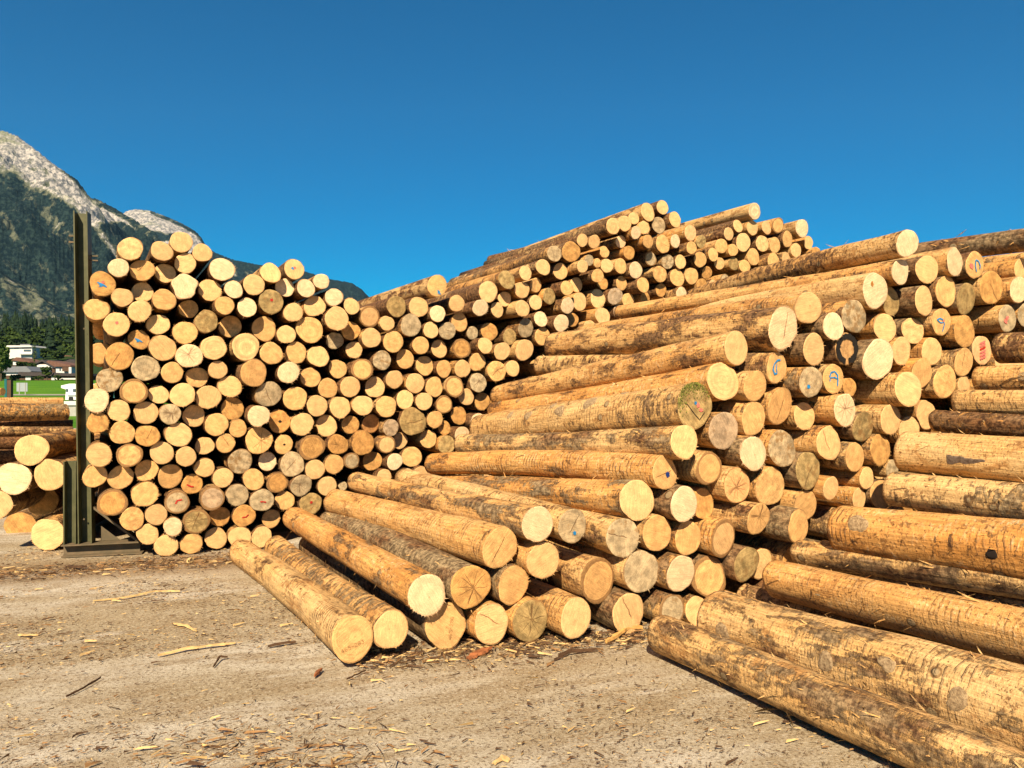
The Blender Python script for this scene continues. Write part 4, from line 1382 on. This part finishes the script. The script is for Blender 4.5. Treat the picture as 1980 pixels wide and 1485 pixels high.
# single bits of wood one can point at
def strip(name, pts, w, th, mat, lab, cat, group, split=0):
    """bent flat piece lying on the ground through pixel points of the photograph's ground"""
    P3 = []
    for (px, py, hz) in pts:
        d = CAMH * F / (py - HY); P3.append(Vector(((px - CX) / F * d, d, hz)))
    rg = random.Random(int(pts[0][0])); m = MB(); n = len(P3)
    den = []
    for a, b in zip(P3[:-1], P3[1:]):
        for k in range(4): den.append(a.lerp(b, k / 4))
    den.append(P3[-1]); vs = []; N = len(den)
    for i, p in enumerate(den):
        d = den[min(N - 1, i + 1)] - den[max(0, i - 1)]; d.z = 0; d.normalize(); nr = Vector((-d.y, d.x, 0)); f = .35 + .65 * math.sin(math.pi * min(.96, max(.04, i / (N - 1)))) ** .6
        ww = w * .72 * f * rg.uniform(.6, 1.25) / 2; j = rg.uniform(-.003, .003)
        for q in (p - nr * ww + Vector((0, 0, j)), p + nr * ww, p + nr * ww * .8 + Vector((0, 0, th * rg.uniform(.7, 1.3))), p - nr * ww * .8 + Vector((0, 0, th + j))): vs.append(q)
    fs = []
    for i in range(N - 1):
        a = i * 4; b = a + 4
        for k in range(4): fs.append((a + k, a + (k + 1) % 4, b + (k + 1) % 4, b + k))
    fs += [(3, 2, 1, 0), (4 * N - 4, 4 * N - 3, 4 * N - 2, 4 * N - 1)]
    m.add(vs, fs); o = m.build(name, mat); tag(o, lab, cat, group); return o
GS = 'loose pieces of wood and bark on the concrete'
for a in [
    ('wood_splinter', [(180, 1164, .004), (240, 1158, .006), (300, 1147, .012), (348, 1145, .004)], .022, .010, M_PALE, 'longest pale splinter, on the concrete below the left stack', 'splinter'),
    ('wood_splinter', [(305, 1270, .004), (360, 1258, .008), (410, 1252, .01), (455, 1246, .004)], .028, .010, M_PALE, 'pale forked splinter in the middle of the bare concrete', 'splinter'),
    ('wood_splinter', [(335, 1208, .004), (360, 1214, .012), (380, 1223, .006)], .030, .010, M_PALE, 'short curled pale splinter left of the lowest front log', 'splinter'),
    ('wood_splinter', [(35, 1230, .004), (55, 1231, .008), (74, 1229, .004)], .026, .008, M_PALE, 'short pale splinter at the left picture edge', 'splinter'),
    ('twig', [(128, 1349, .004), (160, 1334, .006), (195, 1314, .008)], .010, .009, M_DARKB, 'thin straight dark twig on the bare concrete at left', 'twig'),
    ('twig', [(412, 1292, .004), (425, 1277, .02), (440, 1274, .006)], .014, .010, M_DARKB, 'small bent dark twig left of centre on the concrete', 'twig'),
    ('twig', [(670, 1316, .004), (690, 1307, .006), (707, 1299, .004)], .010, .008, M_DARKB, 'short dark twig in front of the stamped corner log', 'twig'),
    ('bark_flake', [(518, 1253, .004), (545, 1249, .014), (572, 1245, .006)], .020, .012, M_DARKB, 'dark ragged bark flake in front of the lowest front log', 'bark flake'),
    ('bark_piece', [(905, 1276, .004), (925, 1268, .012), (950, 1260, .020)], .075, .014, M_REDB, 'reddish curled bark piece in front of the bottom row', 'bark piece'),
    ('bark_piece', [(608, 1311, .004), (614, 1305, .010), (622, 1297, .006)], .030, .012, M_REDB, 'small reddish bark piece in front of the corner log', 'bark piece'),
    ('wood_strip', [(1172, 1246, .006), (1195, 1235, .02), (1215, 1225, .034), (1242, 1222, .022)], .040, .018, mat_plain('fresh_wood_strip', (.55, .30, .09), .85, .3, 30), 'broad orange wood strip leaning against the bottom row', 'wood strip'),
    ('twig', [(1080, 1270, .004), (1105, 1262, .014), (1128, 1262, .006)], .018, .014, M_DARKB, 'upper of two dark sticks before the olive-grey bottom log', 'twig'),
    ('twig', [(1072, 1278, .004), (1100, 1267, .012), (1160, 1258, .006)], .015, .012, M_DARKB, 'lower of two dark sticks before the olive-grey bottom log', 'twig'),
    ('wood_splinter', [(955, 1480, .004), (972, 1470, .01), (985, 1474, .005)], .045, .008, M_PALE, 'broad pale chip at the lower middle picture edge', 'splinter'),
    ('wood_chip', [(362, 1089, .006), (368, 1086, .018), (375, 1084, .008)], .035, .020, M_PALE, 'small whitish chip under the bottom left logs', 'chip'),
    ('bark_flake', [(132, 1097, .004), (150, 1101, .016), (168, 1099, .008)], .050, .016, M_DARKB, 'dark bark flake in front of the steel base', 'bark flake'),
]: strip(*a, GS)

# ------------------------------------------------------------------ things between the yard and the village
M_WHITE = mat_plain('white_render', (.58, .57, .55), .7, .06, 2); M_CARAV = mat_plain('white_coachwork', (.80, .80, .80), .35, .04, 2, spec=.5)
M_GLASS = mat_plain('dark_window', (.05, .08, .11), .15, .2, 3, spec=.6); M_GREYP = mat_plain('grey_board', (.27, .31, .33), .6, .1, 3)
M_CONC = mat_plain('grey_concrete', (.36, .35, .32), .9, .2, 4); M_TEAL = mat_plain('teal_paint', (.01, .12, .13), .5, .2, 4)
M_BROWN = mat_plain('dark_timber', (.10, .055, .032), .8, .3, 3); M_ROOF = mat_plain('brown_roof_tiles', (.15, .075, .05), .8, .25, 2)
M_ROOFG = mat_plain('grey_roof_sheet', (.17, .18, .20), .6, .15, 2); M_TYRE = mat_plain('tyre_rubber', (.02, .02, .02), .8, .1, 4)
M_ROOFD = mat_plain('dark_roof_tiles', (.055, .045, .045), .8, .3, 2)
def px_x(px, z): return (px - CX) / F * z
def px_h(py, z): return CAMH - (py - HY) / F * z
# concrete barrier
z = 47.5; x0, x1 = px_x(128, z), px_x(178, z)
cb = empty('concrete_barrier', ((x0 + x1) / 2, z, -.02)); tag(cb, 'grey concrete block with a white capping slab on the grass', 'barrier'); w = (x1 - x0) / 2
m = MB(); m.box(-w, w, 0, .6, 0, px_h(783, z)); m.build('block', M_CONC, cb)
m = MB(); m.box(-w - .08, w + .08, -.1, .7, px_h(783, z) + .003, px_h(775, z)); m.build('capping_slab', M_WHITE, cb)
# motorhome
z = 100.0; x0 = px_x(118, z); mh = empty('motorhome', (x0, z, TH(z))); tag(mh, 'white motorhome parked beyond the concrete block', 'motorhome'); hb = lambda py: px_h(py, z) - TH(z)
m = MB(); m.prism([(.55, hb(773)), (6.2, hb(773)), (6.2, hb(742)), (1.1, hb(742)), (.0, hb(745.5)), (.02, hb(750)), (.65, hb(753))], 0, 2.3); m.build('body', M_CARAV, mh)
m = MB(); m.box(.66, .95, -.02, .0, hb(758), hb(752)); m.build('window', M_GLASS, mh)
m = MB(); m.box(1.55, 2.05, -.02, .0, hb(758), hb(752)); m.build('window', M_GLASS, mh)
m = MB(); m.box(.9, 1.9, -.03, .0, hb(767), hb(763)); m.build('bumper', M_GREYP, mh)
for x in (1.3, 5.0):
    m = MB(); m.tube((x, -.02, .33), (x, .25, .33), .33, .33, 14); m.build('wheel', M_TYRE, mh)
# notice board seen from behind
z = 138.0; nb_ = empty('notice_board', (px_x(42.5, z), z, TH(z))); tag(nb_, 'pale grey board on two legs beside the green field', 'notice board'); hb = lambda py: px_h(py, z) - TH(z)
m = MB(); m.box(-.98, .98, 0, .05, hb(757), hb(740)); m.build('board', M_GREYP, nb_)
for x in (-.45, .62):
    m = MB(); m.box(x - .06, x + .06, -.08, -.003, 0, hb(740)); m.build('leg', M_CONC, nb_)
# teal machine post at the left edge
z = 40.0; tp = empty('machine_post', (px_x(14, z), z, 0)); tag(tp, 'dark teal steel post standing at the left edge before the field', 'post'); hb = lambda py: px_h(py, z)
m = MB(); m.box(-.15, -.03, 0, .25, 0, hb(733)); m.build('post', M_TEAL, tp); m = MB(); m.box(-.027, .17, .02, .22, 0, hb(735)); m.build('brown_side', M_BROWN, tp)  # teal box with a dark brown box along its right side
p = at(-2, 757, 30); o, fo, M = log_objects(LogData(.14, 3, .9, '', 'o', 3900, 24, 8, (.4, .4, .2)), p + Vector((.15, 0, 0)), Vector((1, -.15, 0)).normalized()); tag(o, 'orange log far off beside the teal post', 'log', 'crosswise trunks at the far left')

# ------------------------------------------------------------------ village houses
def house(name, lab, z, wall, roof, depth=8.0, windows=(), extra=None, wmat=None, rmat=None, gable=True):
    """wall = px x0,x1,ytop,ybot ; roof = list of px outline points (gable front) or x0,x1,ytop,ybot for a long side"""
    x0, x1 = px_x(wall[0], z), px_x(wall[1], z); zt, zb = px_h(wall[2], z), px_h(wall[3], z)
    gz = min(zb, TH(z)) - .5
    h = empty(name, ((x0 + x1) / 2, z, gz)); tag(h, lab, 'house', 'houses of the village'); w = (x1 - x0) / 2
    m = MB(); m.box(-w, w, 0, depth, 0, zt - gz); m.build('wall', wmat or M_WHITE, h)
    cx = (x0 + x1) / 2
    pts = [(px_x(a, z) - cx, px_h(b, z) - gz) for a, b in roof]
    m = MB(); m.prism(pts, -.9, depth + .6); r = m.build('roof', rmat or M_ROOF, h)
    for (a, b, c, d) in windows:
        m = MB(); m.box(px_x(a, z) - cx, px_x(b, z) - cx, -.06, -.003, px_h(d, z) - gz, px_h(c, z) - gz); m.build('window', M_GLASS, h)
    for (a, b, c, d, mm, nm, dy) in (extra or []):
        m = MB(); m.box(px_x(a, z) - cx, px_x(b, z) - cx, -dy, -.004, px_h(d, z) - gz, px_h(c, z) - gz); m.build(nm, mm, h)
    return h, r, cx, gz
h, r, cx, gz = house('modern_house', 'white flat-roofed house standing highest above the village', 330, (18, 62, 668, 696), [(14, 672), (16, 668), (62, 668), (64, 671)], 9, [(28, 36, 671, 674.5), (46, 60, 676, 680), (42, 60, 671.5, 674)], [(40, 66, 683, 685.5, M_WHITE, 'balcony', 1.6)], rmat=M_WHITE)
m = MB(); m.box(px_x(36, 330) - cx, px_x(55, 330) - cx, 1, 7, px_h(668, 330) - gz + .004, px_h(665, 330) - gz); m.build('penthouse', M_ROOFG, h)
house('chalet', 'chalet with a low red-brown roof below the white house', 305, (26, 58, 699, 708), [(24, 697), (34, 691), (60, 699), (62, 701), (58, 701)], 9, [(40, 44, 701, 705)], [(26, 37, 699, 706, M_WHITE, 'gable_wall', .3)], M_BROWN)
house('chalet', 'chalet with a dark gable over a white upper floor', 285, (68, 106, 703, 722), [(63, 705), (84, 695.5), (110, 711), (110, 713), (84, 699), (63, 707)], 11, [(76, 79, 712, 716), (88, 92, 712, 716)], [(71, 103, 704.5, 711.5, M_WHITE, 'gable_wall', .25), (73, 100, 711.6, 717, M_BROWN, 'balcony', 1.3)], M_BROWN, M_ROOFD)
house('chalet', 'white chalet with a brown roof right of the dark gabled one', 275, (108, 136, 708, 731), [(92, 700), (96, 697), (138, 706), (140, 709), (108, 709)], 9, [(115, 118, 712, 717)], [(124, 140, 710, 718, M_BROWN, 'balcony', 1.2)], rmat=M_ROOF)
house('chalet', 'dark-roofed house at the upper right beside the post', 315, (120, 160, 702, 716), [(116, 703), (138, 694.5), (165, 703), (165, 705), (116, 705)], 9, [(130, 134, 706, 710)], wmat=M_BROWN, rmat=M_ROOFD)
house('white_house', 'small white house peeping out behind the dark roof', 345, (110, 150, 690, 701), [(108, 691), (128, 687), (152, 690), (152, 692), (108, 693)], 8, [(115, 118, 693, 697)], rmat=M_ROOF)
house('barn', 'barn with a wide grey roof at the left edge of the village', 255, (12, 52, 719, 736), [(8, 720), (16, 709), (54, 708.5), (64, 718), (60, 720)], 10, [(20, 23, 722, 726)], [(12, 36, 719.5, 726, M_WHITE, 'white_wall', .2)], M_BROWN, M_ROOFG)
house('long_house', 'long low house with a brown roof behind the field', 245, (38, 108, 726, 736), [(36, 727), (40, 719), (104, 720.5), (110, 727)], 9, [(60, 64, 728, 731), (90, 94, 728, 731)], [(50, 60, 727, 735, M_WHITE, 'white_wall', .2), (100, 108, 726.5, 735, M_WHITE, 'white_wall', .2)], M_BROWN, M_ROOFD)
house('long_house', 'low dark house with a white base beside the post', 240, (106, 165, 727, 737), [(102, 727), (106, 722), (168, 722), (170, 727)], 9, [(120, 124, 728, 730)], [(106, 165, 731, 734, M_WHITE, 'white_base', .25), (135, 140, 710, 727, M_WHITE, 'white_chimney', .6)], M_BROWN, M_ROOFD)

# ------------------------------------------------------------------ trees and the wood behind the village
def leaf_mat(name, a, b):
    m, nt, bs = new_mat(name); g = G(nt); P = g.n('ShaderNodeNewGeometry').outputs['Position']
    n = g.noise(P, .35, 4, .65); g.put(bs.inputs['Base Color'], g.mix(g.ss(n, .35, .65), (*a, 1), (*b, 1))); bs.inputs['Roughness'].default_value = .85; bs.inputs['Specular IOR Level'].default_value = .1
    return m
M_LEAF = leaf_mat('broad_leaves', (.014, .030, .007), (.045, .070, .014)); M_LEAF2 = leaf_mat('light_leaves', (.04, .07, .014), (.085, .115, .028)); M_FIR = leaf_mat('fir_needles', (.005, .014, .008), (.020, .036, .016)); M_TRUNK = mat_plain('tree_bark', (.10, .07, .045), .9, .3, 3)
def crown_faces(vs, fs, rg, c, rx, rz, n, leaf):
    lobes = [(Vector((rg.gauss(0, .45) * rx, rg.gauss(0, .45) * rx, rg.uniform(-.6, .75) * rz)), rg.uniform(.38, .62)) for _ in range(7)]
    for _ in range(n):
        l, q = rg.choice(lobes); d = Vector((rg.gauss(0, 1), rg.gauss(0, 1), rg.gauss(0, 1))).normalized() * (rg.uniform(.55, 1) * q)
        p = Vector(c) + l + Vector((d.x * rx, d.y * rx, d.z * rz)); u = Vector((rg.gauss(0, 1), rg.gauss(0, 1), rg.gauss(0, 1))).normalized(); v = u.orthogonal().normalized(); s = leaf * rg.uniform(.6, 1.3)
        k = len(vs); vs += [tuple(p + u * s), tuple(p + v * s * .8), tuple(p - u * s * .9), tuple(p - v * s)]; fs.append((k, k + 1, k + 2, k + 3))
def fir_faces(vs, fs, rg, x, y, z, H, Rb):
    tiers = 9
    for i in range(tiers):
        t = i / tiers; r = Rb * (1 - t) ** .85 * rg.uniform(.8, 1.15); zb = z + H * (.12 + .88 * t); zt = zb + H * .22
        n = 9; k = len(vs); vs.append((x, y, min(z + H, zt)))
        for j in range(n):
            a = 2 * math.pi * j / n + rg.uniform(-.25, .25); q = r * rg.uniform(.55, 1.15); vs.append((x + q * math.cos(a), y + q * math.sin(a), zb - rg.uniform(0, .05) * H))
        fs += [(k, k + 1 + j, k + 1 + (j + 1) % n) for j in range(n)]
def tree(name, lab, px, pytop, pybot, pw, z, mat, group=None, n=420):
    rg = random.Random(int(px * 13 + pytop)); gz = TH(z) - .3; x = px_x(px, z); top = px_h(pytop, z) - gz; rx = pw / F * z / 2
    t = empty(name, (x, z, gz)); tag(t, lab, 'tree', group)
    m = MB(); m.tube((0, 0, 0), (.1, 0, top * .55), .05 * rx + .08, .03 * rx + .03, 8)
    for a in (0.4, 2.4, 4.4): m.tube((.05, 0, top * .3), (rx * .5 * math.cos(a), rx * .5 * math.sin(a), top * .65), .03 * rx + .04, .03, 6)
    m.build('trunk', M_TRUNK, t); vs, fs = [], []; zb = max(.1, px_h(pybot, z) - gz)
    crown_faces(vs, fs, rg, (0, 0, (top + zb) / 2), rx * .75, (top - zb) / 2 * .75, n, rx * .13)
    mesh_obj('crown', vs, fs, mat, t)
for a in [
    ('broadleaf_tree', 'large pale green tree at the left edge beside the white house', 2, 662, 728, 44, 225, M_LEAF2),
    ('broadleaf_tree', 'dark rounded tree left of the grey-roofed barn', -4, 705, 736, 36, 232, M_LEAF),
    ('poplar', 'slender pale tree right of the white modern house', 67, 655, 706, 10, 300, M_LEAF2),
    ('broadleaf_tree', 'bushy tree between the barn and the red-brown roof', 46, 699, 712, 30, 270, M_LEAF),
    ('broadleaf_tree', 'green bush in front of the dark gabled chalet', 91, 707, 728, 30, 238, M_LEAF),
    ('broadleaf_tree', 'dark hedge tree before the long low house', 30, 724, 737, 26, 232, M_LEAF),
    ('broadleaf_tree', 'dark bush in front of the long roof', 74, 725, 737, 18, 233, M_LEAF),
    ('broadleaf_tree', 'round green tree above the dark gabled chalet', 112, 672, 700, 34, 325, M_LEAF),
    ('broadleaf_tree', 'dark tree between the white house and the barn', 24, 690, 712, 22, 312, M_LEAF),
    ('broadleaf_tree', 'dark tree right of the poplar above the gabled chalet', 84, 672, 696, 26, 330, M_LEAF),
    ('broadleaf_tree', 'low dark bush at the right end of the long roof', 112, 722, 736, 16, 238, M_LEAF),
    ('broadleaf_tree', 'dark tree behind the grey-roofed barn', 60, 700, 722, 22, 262, M_LEAF),
    ('broadleaf_tree', 'yellowish round tree beside the steel post', 140, 658, 690, 26, 340, M_LEAF2),
]: tree(*a, group='trees in the village')
rg = random.Random(77); vs, fs, mi = [], [], []
for i in range(620):
    z = 350 + 330 * (i / 620) ** .9 + rg.uniform(-8, 8); px = rg.uniform(-380, 420); x = px_x(px, z); gz = TH(z) - .5; n0_ = len(fs)
    if rg.random() < (.30 if z < 420 else .12): crown_faces(vs, fs, rg, (x, z, gz + 6), 4.2, 5.5 * rg.uniform(.7, 1.2), 110, .8); mi += [1] * (len(fs) - n0_)
    else:
        H = rg.uniform(13, 22) * (1.0 if px < 60 else .86); fir_faces(vs, fs, rg, x, z, gz, H, H * rg.uniform(.17, .24)); mi += [0] * (len(fs) - n0_)
tag(mesh_obj('forest', vs, fs, None, mats=[M_FIR, M_LEAF], midx=mi), 'dark fir forest on the slope behind the village', 'forest', kind='stuff')

# ------------------------------------------------------------------ mountains
def interp(pts, x):
    if x <= pts[0][0]: return pts[0][1]
    for (a, ya), (b, yb) in zip(pts[:-1], pts[1:]):
        if x <= b: return ya + (yb - ya) * (x - a) / (b - a)
    return pts[-1][1]
def mountain(name, ridge, Db, Dr, pxr, step, rows, rkf, amp, jag, seed):
    cols = int((pxr[1] - pxr[0]) / step) + 1; vs, fs, rk = [], [], []
    for j in range(rows + 26):
        t = j / rows
        for i in range(cols):
            px = pxr[0] + i * step; yr = interp(ridge, px)
            D = Db + (Dr - Db) * t; H = px_h(yr, Dr); x = px_x(px, D)
            if t <= 1: h = 40 + (H - 40) * (t ** 1.12)
            else: h = H - (t - 1) * (Dr - Db) * .75
            e = math.sin(math.pi * min(1, t)) ** .7 if t < 1 else 0
            q = Vector((x * .004 + seed, D * .004, h * .002)); rid = 1 - abs(noise.noise(q)) * 2
            h += e * amp * (rid - .5) + e * amp * .35 * (1 - 2 * abs(noise.noise(q * 2.7))) + e * amp * .12 * noise.noise(q * 8)
            h += jag * noise.noise(Vector((px * .31 + seed, t * 30, 0))) * (1 if t > .2 else 0) * (1 if t <= 1.02 else 0)
            vs.append((x, D, h)); Y = HY - F * (h - CAMH) / D; rk.append(float(rkf(px, Y, Y - yr, t)))
    for j in range(rows + 25):
        for i in range(cols - 1): fs.append((j * cols + i, j * cols + i + 1, (j + 1) * cols + i + 1, (j + 1) * cols + i))
    o = mesh_obj(name, vs, fs, M_MTN, smooth=True); set_attr(o.data, 'rk', 'FLOAT', rk); return tag(o, kind='structure')
ss = lambda v, a, b: (lambda t: t * t * (3 - 2 * t))(max(0, min(1, (v - a) / (b - a))))
R1 = [(-700, 90), (-300, 150), (-100, 215), (0, 252), (30, 262), (60, 283), (100, 315), (130, 335), (150, 352), (175, 385), (205, 400), (235, 414), (270, 442), (330, 490), (400, 540), (500, 600), (700, 700), (1000, 740)]
def rk1(px, Y, dy, t):
    w = interp([(-100, 90), (0, 80), (60, 78), (110, 62), (150, 58), (200, 36), (240, 12), (300, 5)], px)
    v = .27 + .45 * (1 - ss(dy, w * .75, w * 1.15))
    if px > 105: v -= .4 * (1 - ss(dy, 4, 9)) * ss(px, 105, 140)
    g_ = noise.noise(Vector((px * .030 - Y * .020, Y * .006, 2))); v += .11 * ss(g_, .18, .42) * ss(dy, w, w + 25)
    v += .08 * ss(Y, 525, 560) + .12 * noise.noise(Vector((px * .02, Y * .02, 9)))
    v += .28 * math.exp(-((px - (150 + (Y - 390) * .72)) / 9) ** 2) * ss(Y, 370, 400) * (1 - ss(Y, 510, 540))
    return v
mountain('mountain', R1, 1150, 2600, (-500, 760), 2.2, 230, rk1, 120, 5.5, 3)
R2 = [(100, 520), (180, 450), (215, 428), (232, 417), (245, 408), (262, 404.5), (290, 407), (320, 418), (350, 431), (378, 447), (390, 460), (397, 474), (415, 488), (450, 502), (500, 512), (545, 519), (590, 525), (640, 540), (680, 547), (700, 560), (722, 583), (760, 632), (850, 715), (1000, 750)]
def rk2(px, Y, dy, t):
    c = ss(px, 225, 240) * (1 - ss(px, 388, 402)); v = .24 + .6 * c * (1 - ss(dy, 45, 75)) + .25 * ss(noise.noise(Vector((px * .05, Y * .05, 1))), .2, .5)
    v -= .6 * ss(px, 262, 275) * (1 - ss(px, 345, 360)) * ss(Y - (px - 270) * .12, 440, 446) * (1 - ss(Y, 462, 470))
    if px > 290: v -= .5 * (1 - ss(dy, 5, 9 + (px - 290) * .03))
    return v
mountain('mountain_ridge', R2, 2300, 3700, (60, 1000), 2.6, 110, rk2, 70, 6.0, 11)

# ------------------------------------------------------------------ summer haze that blues the far slopes
hz = MB(); hz.box(-4200, 4200, -300, 5200, -4, 1900); hz = hz.build('haze', None); hz.data.materials.clear()
hm = bpy.data.materials.new('summer_haze'); hm.use_nodes = True; hn = hm.node_tree; hn.nodes.clear()
ho = hn.nodes.new('ShaderNodeOutputMaterial'); hv = hn.nodes.new('ShaderNodeVolumePrincipled'); hv.inputs['Color'].default_value = (.32, .64, 1.0, 1); hv.inputs['Density'].default_value = HAZE
hn.links.new(hv.outputs[0], ho.inputs['Volume']); hz.data.materials.append(hm); tag(hz, kind='stuff')

# ------------------------------------------------------------------ light, sky, camera
travel = DA * 1.0 + EA * .73 + Vector((0, 0, -1.04)); travel.normalize()
sun = bpy.data.lights.new('sun', 'SUN'); sun.energy = SUN_E; sun.angle = R_(.53); sun.color = (1.0, .83, .585)
so = bpy.data.objects.new('sun', sun); link(so); so.rotation_euler = travel.to_track_quat('-Z', 'Y').to_euler()
W = bpy.data.worlds.new('World'); S.world = W; W.use_nodes = True; nt = W.node_tree; nt.nodes.clear()
sk = nt.nodes.new('ShaderNodeTexSky'); sk.sky_type = 'NISHITA'; sk.sun_disc = False
to = -travel
sk.sun_elevation = math.asin(to.z); sk.sun_rotation = math.atan2(to.x, to.y); sk.altitude = 600; sk.air_density = SKY[1]; sk.dust_density = SKY[2]; sk.ozone_density = SKY[3]
bg = nt.nodes.new('ShaderNodeBackground'); bg.inputs[1].default_value = SKY[0]; ow = nt.nodes.new('ShaderNodeOutputWorld')
hs = nt.nodes.new('ShaderNodeHueSaturation'); hs.inputs['Hue'].default_value = .4955; hs.inputs['Saturation'].default_value = 2.3; hs.inputs['Value'].default_value = .90
nt.links.new(sk.outputs[0], hs.inputs['Color']); nt.links.new(hs.outputs[0], bg.inputs[0])
nt.links.new(bg.outputs[0], ow.inputs[0])
cam = bpy.data.cameras.new('camera'); co = bpy.data.objects.new('camera', cam); link(co); S.camera = co
co.location = (0, 0, CAMH); co.rotation_euler = (R_(90), 0, 0); cam.sensor_width = 36; cam.lens = 36 * F / 1980; cam.shift_y = 12.5 / 1980; cam.clip_start = .05; cam.clip_end = 20000
S.view_settings.view_transform = 'Standard'; S.view_settings.look = 'None'; S.view_settings.exposure = EXPO; S.view_settings.gamma = 1
S.cycles.max_bounces = 6; S.cycles.diffuse_bounces = 3
